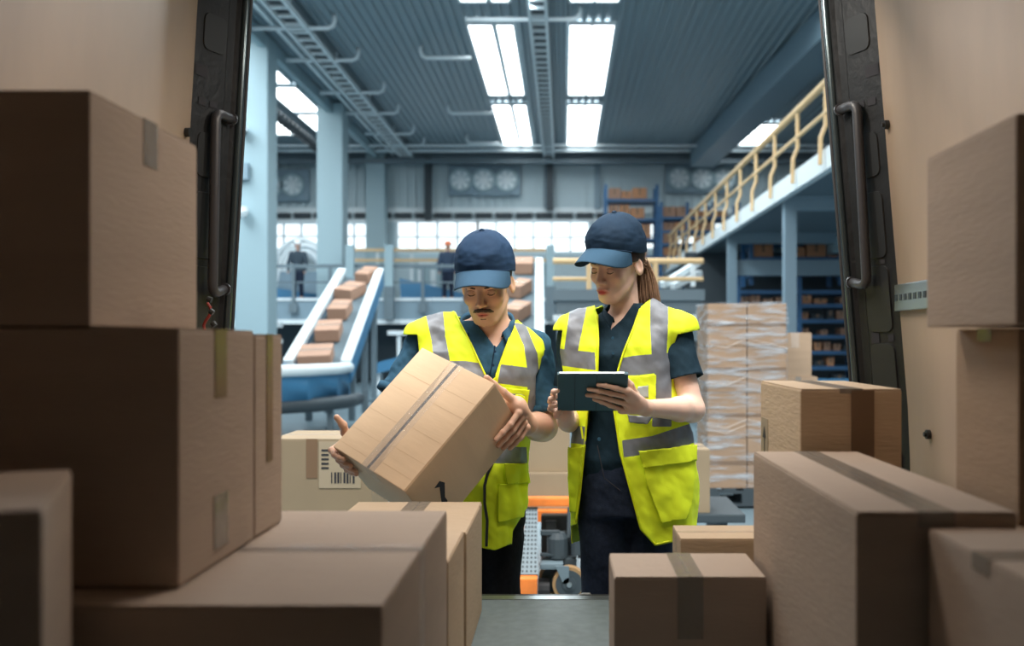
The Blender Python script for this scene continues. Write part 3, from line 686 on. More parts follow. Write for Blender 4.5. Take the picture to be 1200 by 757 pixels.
# ---------------- the van ----------------
VZ = 0.60
van = thing('delivery_van', (0, 0, 0), 'delivery van seen from inside, with plywood lined sides and black rear door pillars', 'van')
def Lx(z): return -1.035+max(0, z-1.1)*.0585
def Rx(z): return .918-max(0, z-1.1)*.082+min(0, z-1.1)*-.01
b = MB(); b.box(-1.05, .95, -1.3, 2.79, VZ-.03, VZ); b.obj('floor', M['vanfloor'], van)
b = MB(); b.box(-.97, .87, 2.79, 2.83, VZ-.028, VZ+.002); b.box(-.97, .87, 2.835, 2.87, VZ-.035, VZ-.004, 1); sill = b.obj('rear_sill', [M['steel'], M['black_pl']], van)
b = MB(); b.tube([P(684, 699, 2.86)+Vector((-.02, 0, 0)), P(684, 696, 2.86), P(691, 696, 2.86), P(693, 699, 2.86)], .004, 6); b.obj('latch_loop', M['steel'], sill)
b = MB(); b.box(-1.0, .9, 2.5, 2.82, .32, VZ-.04, bev=.02); b.obj('bumper', M['black_pl'], van)
for side, fx in (('left', Lx), ('right', Rx)):
    s = -1 if side == 'left' else 1
    zs = list(np.linspace(VZ, 2.42, 14)); b = MB(); ys = [-1.3, 2.6]
    vs = [(fx(z)+d, y, z) for z in zs for y in ys for d in (0, s*.012)]
    fs = []
    for i in range(13):
        a = i*4; c = a+4
        fs += [(a, a+2, c+2, c), (a+1, c+1, c+3, a+3), (a+2, a+3, c+3, c+2), (a, c, c+1, a+1)]
    b.add(vs, fs); b.obj('plywood_lining', M['ply'], van, smooth=True)
    b = MB(); x = fx(1.2); xx = sorted((x+s*.09, x+s*.13)); b.box(xx[0], xx[1], -1.35, 2.75, .25, 2.55)
    for k in range(8): q = sorted((x+s*.02, x+s*.09)); b.box(q[0], q[1], -1.2+k*.5, -1.12+k*.5, .6, 2.4)
    b.obj('outer_side', M['vanbody'], van)
b = MB(); b.box(-1.2, 1.1, -1.35, 2.78, 2.47, 2.52, bev=.01); b.box(-1.1, 1.0, 2.6, 2.78, 2.38, 2.5); b.obj('roof', M['vanbody'], van)
b = MB(); b.box(-1.15, 1.05, -1.38, -1.3, .3, 2.5); b.obj('bulkhead', M['vanbody'], van)
# wheels of the van (below its floor)
for x in (-.95, .85):
    b = MB(); b.tube([(x-.1, 1.1, .33), (x+.1, 1.1, .33)], .33, 32); w_ = b.obj('wheel', M['rubber'], van); b = MB(); b.tube([(x-.105, 1.1, .33), (x+.105, 1.1, .33)], .2, 24); b.obj('wheel_rim', M['steel'], w_)
# rear pillars
def pillar(s, outer, inner):
    """outer(z), inner(z): x at y 2.6 and y 2.78"""
    def PF(u, z, off=0.0):
        a = Vector((outer(z), 2.6, z)); c = Vector((inner(z), 2.78, z)); d = (c-a); n = Vector((-s*1.0*d.y, s*d.x*1.0, 0)); n = Vector((d.y, -d.x, 0)).normalized()*(-s)
        return a+d*u+n*off
    zs = np.linspace(VZ-.1, 2.46, 16)
    b = MB(); vs = []
    for z in zs:
        vs += [PF(0, z), PF(.62, z), PF(.66, z, -.004), PF(.8, z, -.004), PF(.84, z, .004), PF(1, z), (inner(z)+s*.005, 2.82, z), (inner(z)+s*.25, 2.84, z), (outer(z)+s*.12, 2.6, z)]
    n = 9
    b.add(vs, [(i*n+k, i*n+(k+1) % n, (i+1)*n+(k+1) % n, (i+1)*n+k) for i in range(15) for k in range(n)])
    p = b.obj('door_pillar', M['black'], van)
    # stamped cover plates
    def plate(u0, u1, z0, z1, off=.004, rad=.02, m_='black_pl', nm='cover_plate'):
        b = MB(); pts = []; L = .195
        for cx_, cz, a0 in ((u1-rad/L, z1-rad, 0), (u0+rad/L, z1-rad, 90), (u0+rad/L, z0+rad, 180), (u1-rad/L, z0+rad, 270)):
            for a in range(0, 91, 30):
                t = math.radians(a0+a); pts.append((cx_+math.cos(t)*rad/L, cz+math.sin(t)*rad))
        A_ = [PF(u, z, .0005) for u, z in pts]; B2_ = [PF(u*.97+.03*(u0+u1)/2, z*.985+.015*(z0+z1)/2, off) for u, z in pts]; nn = len(pts)
        b.add(A_+B2_, [tuple(range(nn, 2*nn))]+[(i, (i+1) % nn, nn+(i+1) % nn, nn+i) for i in range(nn)]); b.obj(nm, M[m_], p)
    for z0, z1 in ((2.12, 2.22), (1.78, 1.90), (1.56, 1.74), (1.36, 1.54), (1.12, 1.33), (.75, 1.05)):
        plate(.14, .60, z0, z1)
    for (u, z, w_, h_) in ((.2, 1.98, .03, .02), (.42, 1.98, .03, .018), (.15, 2.06, .05, .03), (.2, 1.345, .02, .02), (.5, 1.345, .03, .03), (.45, 1.08, .02, .02), (.2, 1.09, .02, .02), (.5, 1.93, .04, .02), (.25, 1.55, .02, .012)):
        b = MB(); A_ = [PF(u-w_/.4, z-h_/2, .0012), PF(u+w_/.4, z-h_/2, .0012), PF(u+w_/.4, z+h_/2, .0012), PF(u-w_/.4, z+h_/2, .0012)]
        b.prism(A_, (0, -.0012, 0)); b.obj('stamped_hole', M['seam'], p)
    # glossy inner strip, rubber seal
    b = MB(); b.tube([PF(.93, z, .006) for z in zs], .011, 8); b.obj('gloss_strip', M['gloss'], p, smooth=True)
    b = MB(); b.tube([(inner(z)-s*.003, 2.80, z) for z in zs], .006, 8); b.obj('rubber_seal', M['rubber'], p, smooth=True)
    return p, PF
lo = Lx; li = lambda z: -.958+max(0, z-1.2)*.058
ro = Rx; ri = lambda z: .842-max(0, z-1.0)*.081
pl_, PFl = pillar(-1, lambda z: lo(z)+.0, li); pr_, PFr = pillar(1, lambda z: ro(z), ri)
def grab(pts, par, ends):
    b = MB(); b.tube(pts, .0135, 12); h = b.obj('grab_handle', M['handle'], par, smooth=True)
    for e in ends:
        b = MB(); b.disc(e, (0, -1, 0), .017, .008, 14); b.disc(Vector(e)+Vector((0, -.008, 0)), (0, -1, 0), .009, .006, 10, 1); b.obj('mounting_boss', [M['handle'], M['steel']], h)
Yh = 2.66
def smooth_path(c, r=.03):
    c = [Vector(p) for p in c]; out = [c[0]]
    for i in range(1, len(c)-1):
        a = (c[i-1]-c[i]).normalized(); d = (c[i+1]-c[i]).normalized()
        for t in np.linspace(0, 1, 6): out.append((c[i]+a*r)*(1-t)**2+c[i]*2*t*(1-t)+(c[i]+d*r)*t*t)
    out.append(c[-1]); return out
grab(smooth_path([P(272, 140, 2.735), P(253, 131, Yh), P(249, 345, Yh), P(263, 339, 2.735)]), pl_, [P(272, 140, 2.735), P(264, 339, 2.735)])
grab(smooth_path([P(984, 129, 2.735), P(1004, 121, Yh), P(1016, 335, Yh), P(998, 331, 2.735)]), pr_, [P(984, 129, 2.735), P(998, 331, 2.735)])
# cables at foot of the left handle
b = MB(); b.tube([P(243, 355, 2.64)+Vector((.01*math.sin(k*.9), 0, -.012*k)) for k in range(12)], .004, 6); b.obj('red_wire', mat('red wire', (.35, .04, .03), .5), pl_)
b = MB()
for k in range(3): b.tube([P(243+3*k, 350+k*14, 2.62), P(248+2*k, 352+k*15, 2.62)], .008, 8)
b.obj('wire_clip', M['black_pl'], pl_)
# cargo rail, bolts, seam on right lining; bolt on left
b = MB(); zr = 1.45; xr = Rx(1.45)
b.box(xr-.012, xr, 1.2, 2.6, zr-.035, zr+.035, bev=.003)
cr = b.obj('cargo_rail', M['steel'], van); b = MB()
for k in range(40): y = 1.25+k*.034; b.box(xr-.0135, xr-.011, y, y+.018, zr-.008, zr+.008)
b.obj('rail_slots', M['dark'], cr)
for px, py in ((1047, 146), (1072, 509)):
    Yb_ = 2.57 if py < 300 else 2.45; z = wz(py, Yb_); x = Rx(z); b = MB(); b.disc((x, Yb_, z), (-1, 0, 0), .012, .012, 12); b.disc((x-.012, Yb_, z), (-1, 0, 0), .006, .006, 8); b.obj('lining_bolt', M['black_pl'], van)
z = wz(155, 2.57); b = MB(); b.disc((Lx(z), 2.57, z), (1, 0, 0), .012, .012, 12); b.obj('lining_bolt', M['black_pl'], van)

# ---------------- cartons in the van ----------------
carton('x', -.99, -.627, 1.30, 1.68, 1.358, 1.671, 'x', 'card_pink')['label'] = 'dark fronted box topmost of the tall near stack beside the first grab handle'
carton('box under the topmost box of the near stack, tape tabs on its side', -.99, -.509, 1.30, 1.615, 1.012, 1.355, 'x', 'card_pink', 'tape_brown', tw=.05, wrapz=.10,
       extras=[('clear_tape_patch', 'tape', [(.2413, .2425, -.03, .03, .02, .10)])])
carton('narrow box behind the two tape tabs box, nearer the black pillar', -.99, -.510, 1.625, 1.78, 1.012, 1.349, 'x', 'card_pink', 'tape_brown', tw=.035, wrapz=.22)
carton('wide low box with a shiny tape strip carrying the near stack', -.99, -.225, 1.22, 1.90, .60, 1.009, 'x', 'card_pink', 'tape_clear', tw=.06, wrapz=.16, rot=0)
D = carton('small blurred box in the bottom corner under the biggest stack', -.84, -.47, .72, 1.02, .60, 1.186, 'y', 'card_pink', 'tape_brown', tw=.05, wrapz=.5, rot=math.radians(22))
D.location.x = -.70; D.location.y = .98-.02
carton('pale taped box standing below the carried box, nearer the door', -.56, -.222, 2.255, 2.68, .60, .897, 'y', 'card_pale', 'tape', tw=.06)
carton('narrow pale box wedged between shiny tape box and pale taped box', -.58, -.226, 1.93, 2.235, .60, .905, 'y', 'card_pale', 'tape_clear', tw=.05)
carton('low square box with grey tape on the van floor before the woman', .098, .392, 1.89, 2.10, .60, .883, 'y', 'card_pink', 'tape', tw=.05, wrapz=.12)
carton('small pale box peeking out behind the grey taped low box', .285, .50, 2.385, 2.56, .60, .856, 'x', 'card_pale', 'tape_clear', tw=.03)
carton('long deep box with a dark tape end beside the low square box', .403, .625, 1.35, 2.08, .60, 1.103, 'y', 'card_pink', 'tape', tw=.05, wrapz=.02)
I = carton('pale box with upward arrow label on its side, near the black pillar', .515, .735, 2.13, 2.56, .87, 1.233, 'y', 'card_pale', 'tape', tw=.05, wrapz=.01,
           extras=[('brown_tape', 'tape_brown', [(.0, .05, -.2165, -.2155, 0, .36)]),
                   ('arrow_label', [M['paper'], M['ink'], mat('green mark', (.3, .5, .03), .7)], [(-.1112, -.1104, .12, .2, .13, .27), (-.112, -.1112, .155, .163, .14, .22, 1), (-.112, -.1112, .13, .19, .132, .142, 2)])])
b = MB(); b.prism([(-.112, .14, .22), (-.112, .178, .22), (-.112, .159, .25)], (-.0006, 0, 0)); ar = b.obj('arrow_mark', M['ink']); ar.parent = I
carton('box hidden beneath the arrow label box', .50, .74, 2.12, 2.57, .60, .87, 'y', 'card')
carton('high box at eye level against the plywood beside the cargo rail', .60, .885, 1.30, 1.62, 1.360, 1.640, 'y', 'card_pink', 'tape', tw=.03, wrapz=.02)
carton('shaded box directly beneath the eye level box by the cargo rail', .652, .895, 1.405, 1.63, 1.075, 1.357, 'x', 'card', 'tape_brown', wrapz=.02)
carton('box in the stack foot beneath the shaded box by the cargo rail', .635, .9, 1.37, 1.75, .60, 1.072, 'x', 'card')
carton('nearest box low in the corner in front of the shaded box', .497, .88, 1.0, 1.335, .60, 1.083, 'x', 'card_pink', 'tape', wrapz=.02)

# ---------------- the carried carton ----------------
av = Vector((.240, .152, .290)); bv = Vector((.235, -.176, -.1025)); cv_ = Vector((.068, .179, -.150))
A0 = P(390, 523, 2.875)
ah = av.normalized(); bh = (bv-ah*bv.dot(ah)).normalized(); ch_ = ah.cross(bh); 
if ch_.dot(cv_) < 0: ch_ = -ch_
LA, LB, LC = .405, .315, .245
def HB(u, v, w_): return A0+bh*u+ch_*v+ah*w_
hm = Matrix(((bh.x, ah.x, -ch_.x, 0), (bh.y, ah.y, -ch_.y, 0), (bh.z, ah.z, -ch_.z, 0), (0, 0, 0, 1)))
held = carton('tilted cardboard box with taped open seam carried in the capped man\'s hands', 0, LB, 0, LA, 0, LC, 'y', 'card_held', 'tape_clear', tw=.055, wrapz=.08, gap=.011)
ctr = HB(LB/2, LC, LA/2)
held.matrix_world = Matrix.Translation(ctr) @ hm
# printed marks on the side, local x=+LB/2 face; local y along a, local z up
b = MB(); X = LB/2+.0004
def mk(poly): b.prism([(X, y, z+zo) for y, z in poly], (.0005, 0, 0))
q = -.150; zo = .035
mk([(q-.02, .03), (q+.012, .045), (q+.035, .10), (q+.02, .115), (q+.045, .118), (q+.055, .095), (q+.03, .05), (q+.03, .03), (q, .005)])
mk([(q-.045, .02), (q-.02, .045), (q-.012, .04), (q-.035, .01)])
pm = b.obj('printed_mark', M['ink']); pm.parent = held
b = MB()
for k in (-.176, -.12, -.045, .05, .105):
    b.box(-LB/2+.004, -.006, LA*0+k-.0006, k+.0006, LC, LC+.0004); b.box(.006, LB/2-.004, k+.01-.0006, k+.01+.0006, LC, LC+.0004)
cr_ = b.obj('crease_lines', mat('crease', (.60, .435, .28), .8)); cr_.parent = held

# ---------------- people: implicit surfaces meshed with surface nets ----------------
def smin(a, b, k):
    h = np.maximum(k-np.abs(a-b), 0)/k
    return np.minimum(a, b)-h*h*k*0.25
class Sdf:
    def __init__(s): s.p = []
    def cap(s, a, b, ra, rb, k=.02, op='u'):
        a = np.array(a, float); b = np.array(b, float)
        c = (a+b)/2; R = np.linalg.norm(a-b)/2+max(ra, rb)
        s.p.append(('c', (a, b, ra, rb), k, op, c, R)); return s
    def ell(s, c, r, rot=None, k=.02, op='u'):
        c = np.array(c, float); r = np.array(r, float); rot = np.eye(3) if rot is None else np.array(rot, float)
        s.p.append(('e', (c, r, rot), k, op, c, r.max())); return s
    def chain(s, pts, rs, k=.02):
        for i in range(len(pts)-1): s.cap(pts[i], pts[i+1], rs[i], rs[i+1], k)
        return s
    def col(s, rings, k=.02, pw=2.0):
        """rings: rows (z, cx, cy, rx, ry) bottom to top"""
        R = np.array(sorted(rings), float)
        c = np.array([R[:, 1].mean(), R[:, 2].mean(), (R[0, 0]+R[-1, 0])/2]); rad = (R[-1, 0]-R[0, 0])/2+R[:, 3].max()
        s.p.append(('r', (R, pw), k, 'u', c, rad)); return s
    @staticmethod
    def d1(kind, a, P_):
        if kind == 'c':
            A, B, ra, rb = a; ab = B-A; L = (ab*ab).sum()+1e-12
            t = np.clip(((P_-A)@ab)/L, 0, 1); q = P_-A-t[:, None]*ab
            return np.sqrt((q*q).sum(1))-(ra+(rb-ra)*t)
        if kind == 'e':
            c, r, rot = a; q = (P_-c)@rot
            k0 = np.sqrt(((q/r)**2).sum(1)); k1 = np.sqrt(((q/(r*r))**2).sum(1))+1e-9
            return k0*(k0-1)/k1
        R, pw = a; z = P_[:, 2]
        cx = np.interp(z, R[:, 0], R[:, 1]); cy = np.interp(z, R[:, 0], R[:, 2]); rx = np.interp(z, R[:, 0], R[:, 3]); ry = np.interp(z, R[:, 0], R[:, 4])
        x = P_[:, 0]-cx; y = P_[:, 1]-cy
        k0 = (np.abs(x/rx)**pw+np.abs(y/ry)**pw)**(1/pw)+1e-9; rr = np.sqrt(x*x+y*y)+1e-9
        d = rr*(1-1/k0)
        dz = np.maximum(z-R[-1, 0], R[0, 0]-z)
        return np.where(dz > 0, np.sqrt(np.maximum(d, 0)**2+dz**2), np.maximum(d, dz))
    def ev(s, P_, prims=None):
        out = np.full(len(P_), 1e3)
        for kind, a, k, op, c, R in (s.p if prims is None else prims):
            d = s.d1(kind, a, P_)
            if op == 'u': out = smin(out, d, k)
            else: out = -smin(-out, d, k)
        return out
    def mesh(s, h, iso=0.0, lo=None, hi=None):
        if lo is None:
            lo = np.min([p[4]-p[5] for p in s.p if p[3] == 'u'], 0)-.03; hi = np.max([p[4]+p[5] for p in s.p if p[3] == 'u'], 0)+.03
            lo = lo-max(iso, 0); hi = hi+max(iso, 0)
        B = 8; W = B*h
        n = np.ceil((hi-lo)/W).astype(int)
        g = np.stack(np.meshgrid(*[np.arange(k) for k in n], indexing='ij'), -1).reshape(-1, 3)
        keep = []; cen = lo+(g+.5)*W
        for i in range(0, len(g), 20000):
            keep.append(np.abs(s.ev(cen[i:i+20000])-iso) < W*1.15)
        g = g[np.concatenate(keep)]
        # group blocks in superblocks for culling
        sb = g//4; key = sb[:, 0]*1000003+sb[:, 1]*1009+sb[:, 2]; order = np.argsort(key); g = g[order]; key = key[order]
        cuts = np.flatnonzero(np.diff(key))+1
        loc = np.stack(np.meshgrid(*[np.arange(B+1)]*3, indexing='ij'), -1)
        Gk, Gv, Q = [], [], []
        NS = (n*B+2).astype(np.int64)
        def ck(ijk): return (ijk[..., 0].astype(np.int64)*NS[1]+ijk[..., 1])*NS[2]+ijk[..., 2]
        for grp in np.split(g, cuts):
            if not len(grp): continue
            c0 = lo+(grp.min(0)+grp.max(0)+1)/2*W; rad = np.linalg.norm((grp.max(0)-grp.min(0)+1))*W/2
            pr = [p for p in s.p if np.linalg.norm(p[4]-c0) < rad+p[5]+p[2]+abs(iso)+.03]
            if not pr: continue
            ijk = grp[:, None, None, None, :]*B+loc[None]
            V = (s.ev((lo+ijk.reshape(-1, 3)*h), pr)-iso).reshape(len(grp), B+1, B+1, B+1)
            ins = V < 0
            cor = np.stack([ins[:, i:i+B, j:j+B, k:k+B] for i in (0, 1) for j in (0, 1) for k in (0, 1)], -1)
            cr = cor.any(-1) & ~cor.all(-1)
            idx = np.argwhere(cr)
            if not len(idx): continue
            vc = np.stack([V[idx[:, 0], idx[:, 1]+i, idx[:, 2]+j, idx[:, 3]+k] for i in (0, 1) for j in (0, 1) for k in (0, 1)], -1)
            offs = np.array([(i, j, k) for i in (0, 1) for j in (0, 1) for k in (0, 1)], float)
            acc = np.zeros((len(idx), 3)); cnt = np.zeros(len(idx))
            for a in range(8):
                for b_ in range(a+1, 8):
                    if np.abs(offs[a]-offs[b_]).sum() == 1:
                        va, vb = vc[:, a], vc[:, b_]; m = (va < 0) != (vb < 0)
                        t = va/(va-vb+1e-30); p = offs[a]+np.clip(t, 0, 1)[:, None]*(offs[b_]-offs[a]); acc[m] += p[m]; cnt[m] += 1
            cell = grp[idx[:, 0]]*B+idx[:, 1:]
            Gk.append(ck(cell)); Gv.append(lo+(cell+acc/cnt[:, None])*h)
            # edges from the min corner of each cell
            for ax in range(3):
                o = [0, 0, 0]; o[ax] = 1; v0 = ins[:, :B, :B, :B]; v1 = ins[:, o[0]:o[0]+B, o[1]:o[1]+B, o[2]:o[2]+B]
                e = np.argwhere(v0 != v1)
                if not len(e): continue
                c = grp[e[:, 0]]*B+e[:, 1:]; u, v = [(1, 2), (2, 0), (0, 1)][ax]
                du = np.zeros(3, int); du[u] = 1; dv = np.zeros(3, int); dv[v] = 1
                q = np.stack([ck(c-du-dv), ck(c-dv), ck(c), ck(c-du)], -1)
                fl = v0[e[:, 0], e[:, 1], e[:, 2], e[:, 3]]
                q = np.where(fl[:, None], q, q[:, ::-1]); Q.append(q)
        K = np.concatenate(Gk); V_ = np.concatenate(Gv); Qa = np.concatenate(Q)
        o = np.argsort(K); K = K[o]; V_ = V_[o]
        f = np.searchsorted(K, Qa); f[f >= len(K)] = 0
        ok = (K[f] == Qa).all(1)
        return V_, f[ok]

def smooth_mesh(V, Q, it=2, lam=.5):
    V = V.copy(); e = np.concatenate([Q[:, [0, 1]], Q[:, [1, 2]], Q[:, [2, 3]], Q[:, [3, 0]]]); e = np.concatenate([e, e[:, ::-1]])
    cnt = np.bincount(e[:, 0], minlength=len(V)).astype(float)
    for _ in range(it):
        acc = np.stack([np.bincount(e[:, 0], weights=V[e[:, 1], k], minlength=len(V)) for k in range(3)], -1)
        V += lam*(acc/np.maximum(cnt, 1)[:, None]-V)
    return V
def normals(V, T):
    n = np.cross(V[T[:, 1]]-V[T[:, 0]], V[T[:, 2]]-V[T[:, 0]]); N = np.zeros_like(V)
    for k in range(3):
        for c in range(3): N[:, c] += np.bincount(T[:, k], weights=n[:, c], minlength=len(V))
    return N/(np.linalg.norm(N, axis=1)[:, None]+1e-12)
def tri(Q): return np.concatenate([Q[:, [0, 1, 2]], Q[:, [0, 2, 3]]])
def cut(V, T, fn):
    """split triangles along fn=0"""
    f = fn(V); f = np.where(np.abs(f) < 1e-9, 1e-9, f); s = f > 0
    st = s[T]; mix = st.any(1) & ~st.all(1)
    keep = T[~mix]; newV = [V]; nv = len(V); cache = {}; nt = []; add = []
    def mid(a, b):
        nonlocal nv
        k = (a, b) if a < b else (b, a)
        if k not in cache:
            t = f[a]/(f[a]-f[b]); add.append(V[a]+(V[b]-V[a])*t); cache[k] = nv; nv += 1
        return cache[k]
    for a, b, c in T[mix]:
        while not (s[a] != s[b] and s[a] != s[c]): a, b, c = b, c, a
        p = mid(a, b); q = mid(a, c); nt += [(a, p, q), (p, b, c), (p, c, q)]
    if add: V = np.concatenate([V, np.array(add)]); keep = np.concatenate([keep, np.array(nt)])
    return V, keep
def proj(V):
    Y = np.maximum(V[:, 1], .1); return np.stack([CX+V[:, 0]*F/Y, CY-(V[:, 2]-EYE)*F/Y], -1)
def polyd(p, poly):
    """signed distance (px), positive inside"""
    poly = np.array(poly, float); d = np.full(len(p), 1e9); ins = np.zeros(len(p), bool)
    for i in range(len(poly)):
        a, b = poly[i], poly[(i+1) % len(poly)]; ab = b-a; t = np.clip(((p-a)@ab)/(ab@ab), 0, 1)
        q = p-a-t[:, None]*ab; d = np.minimum(d, np.sqrt((q*q).sum(1)))
        c = (a[1] > p[:, 1]) != (b[1] > p[:, 1]); x = a[0]+(p[:, 1]-a[1])*(b[0]-a[0])/(b[1]-a[1]+1e-12); ins ^= c & (p[:, 0] < x)
    return np.where(ins, d, -d)
def pfn(poly, yc):
    """region given on the front of a garment"""
    return lambda V: np.where(V[:, 1] < yc, polyd(proj(V), poly), -30.0)
def to_obj(name, V, T, mats, parent, mi=None, thick=0, smooth=True, col=None):
    used = np.unique(T); rm = np.full(len(V), -1); rm[used] = np.arange(len(used)); V = V[used]; T = rm[T]
    me = bpy.data.meshes.new(name); me.from_pydata(V.tolist(), [], T.tolist()); me.update()
    for m_ in (mats if isinstance(mats, list) else [mats]): me.materials.append(m_)
    if mi is not None: me.polygons.foreach_set('material_index', mi.astype(int).tolist())
    if smooth: me.polygons.foreach_set('use_smooth', [True]*len(me.polygons))
    if col is not None:
        ca = me.color_attributes.new('tint', 'FLOAT_COLOR', 'POINT'); c = np.concatenate([col[used], np.ones((len(used), 1))], 1); ca.data.foreach_set('color', c.ravel())
    if thick:
        bm = bmesh.new(); bm.from_mesh(me); bmesh.ops.remove_doubles(bm, verts=bm.verts, dist=.0013); bmesh.ops.dissolve_degenerate(bm, edges=bm.edges, dist=.0008); bm.to_mesh(me); bm.free()
    o = bpy.data.objects.new(name, me); C.objects.link(o)
    if thick:
        md = o.modifiers.new('thickness', 'SOLIDIFY'); md.thickness = thick; md.offset = -1
    if parent: child(o, parent)
    return o
def folds(V, N, amp, fr, seed=0.0, st=(1, 1, 1), lo=-1):
    out = V.copy(); S = np.array(st)*fr
    nz = np.array([noise.noise(Vector((p[0]*S[0]+seed, p[1]*S[1], p[2]*S[2]))) + .5*noise.noise(Vector((p[0]*S[0]*2.1, p[1]*S[1]*2.1+seed, p[2]*S[2]*2.1+p[0]*S[0]))) for p in V])
    return out+N*(nz*amp)[:, None]

M['skin'] = mat('skin', (.6, .36, .26), .55, sss=.12, bump=.05, bscale=300, attr='tint')
M['navy'] = mat('navy cotton', (.028, .082, .135), .85, nscale=60, namt=.12, bump=.15, bscale=350, spec=.15)
M['navy_w'] = mat('dark navy cotton', (.010, .027, .042), .85, nscale=60, namt=.12, bump=.15, bscale=350, spec=.15)
M['cap'] = mat('cap navy', (.012, .032, .070), .8, bump=.2, bscale=500, nscale=14, namt=.15, spec=.15)
M['capbrim'] = mat('brim navy', (.030, .072, .122), .8, bump=.2, bscale=500, spec=.15)
M['cap_w'] = mat('cap dark navy', (.007, .021, .043), .8, bump=.2, bscale=500, nscale=14, namt=.15, spec=.15)
M['capbrim_w'] = mat('brim dark navy', (.022, .058, .10), .8, bump=.2, bscale=500, spec=.15)
M['vest'] = mat('yellow vest', (.72, .87, .012), .75, bump=.15, bscale=420)
M['vest'].node_tree.nodes['Principled BSDF'].inputs['Emission Color'].default_value = (0, 0, 0, 1)
M['refl'] = mat('grey reflective tape', (.175, .19, .215), .5, .2, nscale=50, namt=.08)
M['piping'] = mat('vest edging', (.70, .78, .0), .6)
M['trouser'] = mat('dark trousers', (.020, .029, .052), .9, nscale=70, namt=.2, bump=.15, bscale=300, spec=.15)
M['trouser_m'] = mat('black trousers', (.012, .013, .016), .9, nscale=70, namt=.2, bump=.15, bscale=300, spec=.15)
M['hair_m'] = mat('dark hair', (.065, .042, .028), .7, bump=.5, bscale=200)
M['hair_w'] = mat('brown hair', (.26, .155, .095), .5, nscale=60, namt=.35, stretch=(6, 6, 1))
M['hair_w2'] = mat('dark brown hair', (.05, .03, .02), .55)
M['shoe'] = mat('black shoe', (.015, .015, .016), .5)
M['eyew'] = mat('eye white', (.55, .5, .48), .3)
M['iris'] = mat('iris', (.03, .02, .015), .2)
M['badgec'] = mat('badge card', (.35, .38, .36), .4)

def axes(yaw, pitch, roll=0):
    y, p = math.radians(yaw), math.radians(pitch)
    f0 = np.array([-math.sin(y), -math.cos(y), 0]); Z = np.array([0, 0, 1.0])
    f = math.cos(p)*f0-math.sin(p)*Z; u = math.cos(p)*Z+math.sin(p)*f0; e = np.array([math.cos(y), -math.sin(y), 0])
    r = math.radians(roll); e2 = e*math.cos(r)+u*math.sin(r); u2 = u*math.cos(r)-e*math.sin(r)
    return np.stack([e2, f, u2], 1)  # columns x(right in picture), y(forward), z(up)
class Head:
    def __init__(s, o, yaw, pitch, sc_=1.0, roll=0): s.o = np.array(o, float); s.R = axes(yaw, pitch, roll); s.s = sc_
    def w(s, q): return s.o+s.R@(np.array(q, float)*s.s)
    def l(s, V): return ((V-s.o)@s.R)/s.s
def head_sdf(S, H, female=False):
    def el(c, r, k=.02, op='u', rot=None):
        R = H.R if rot is None else H.R@rot
        S.ell(H.w(c), np.array(r)*H.s, R, k*H.s, op)
    def cp(a, b, ra, rb, k=.01): S.cap(H.w(a), H.w(b), ra*H.s, rb*H.s, k*H.s)
    g = .91 if female else .955
    el((0, -.018, .035), (.074, .094, .080), .03)
    el((0, .028, -.02), (.060*g, .058, .072), .03)
    el((0, .030, -.068), (.050*g, .052, .042), .025)
    el((0, .070, -.097), (.021*g, .017, .017), .022)
    for sx in (-1, 1):
        cp((sx*.052*g, .0, -.05), (sx*.025*g, .06, -.095), .013, .013, .02)   # jaw line
        el((sx*.041*g, .058, -.026), (.022, .020, .019), .02)                # cheekbones
    cp((-.032, .078, .019), (.032, .078, .019), .010 if female else .012, .010 if female else .012, .015)
    for sx in (-1, 1): el((sx*.031, .097, -.001), (.017, .016, .012), .010, 's')
    for sx in (-1, 1):
        el((sx*.031, .0725, -.002), (.0135, .0135, .0125), .003)
    cp((0, .083, .012), (0, .104, -.030), .0065, .0095 if female else .0105, .010)
    el((0, .106, -.0335), (.0095, .009, .008), .006)
    for sx in (-1, 1):
        el((sx*.0115, .095, -.036), (.0072, .010, .0065), .005)
    el((0, .070, -.066), (.032*g, .024, .026), .015)
    # lips
    up = .0055 if female else .0042
    for sx in (-1, 1): el((sx*.009, .0915, -.0622), (.0145, .0070, up), .005)
    el((0, .0905, -.0725), (.016, .0085, .0066 if female else .0058), .005)
    el((0, .097, -.0672), (.022, .006, .0011), .002, 's')
    for sx in (-1, 1):
        t = np.array(Matrix.Rotation(sx*.35, 3, 'Z')@Matrix.Rotation(-.15, 3, 'X'))
        el((sx*.078, -.012, -.008), (.006, .017, .030), .006, rot=t)
        el((sx*.083, -.010, -.004), (.004, .009, .018), .003, 's', rot=t)
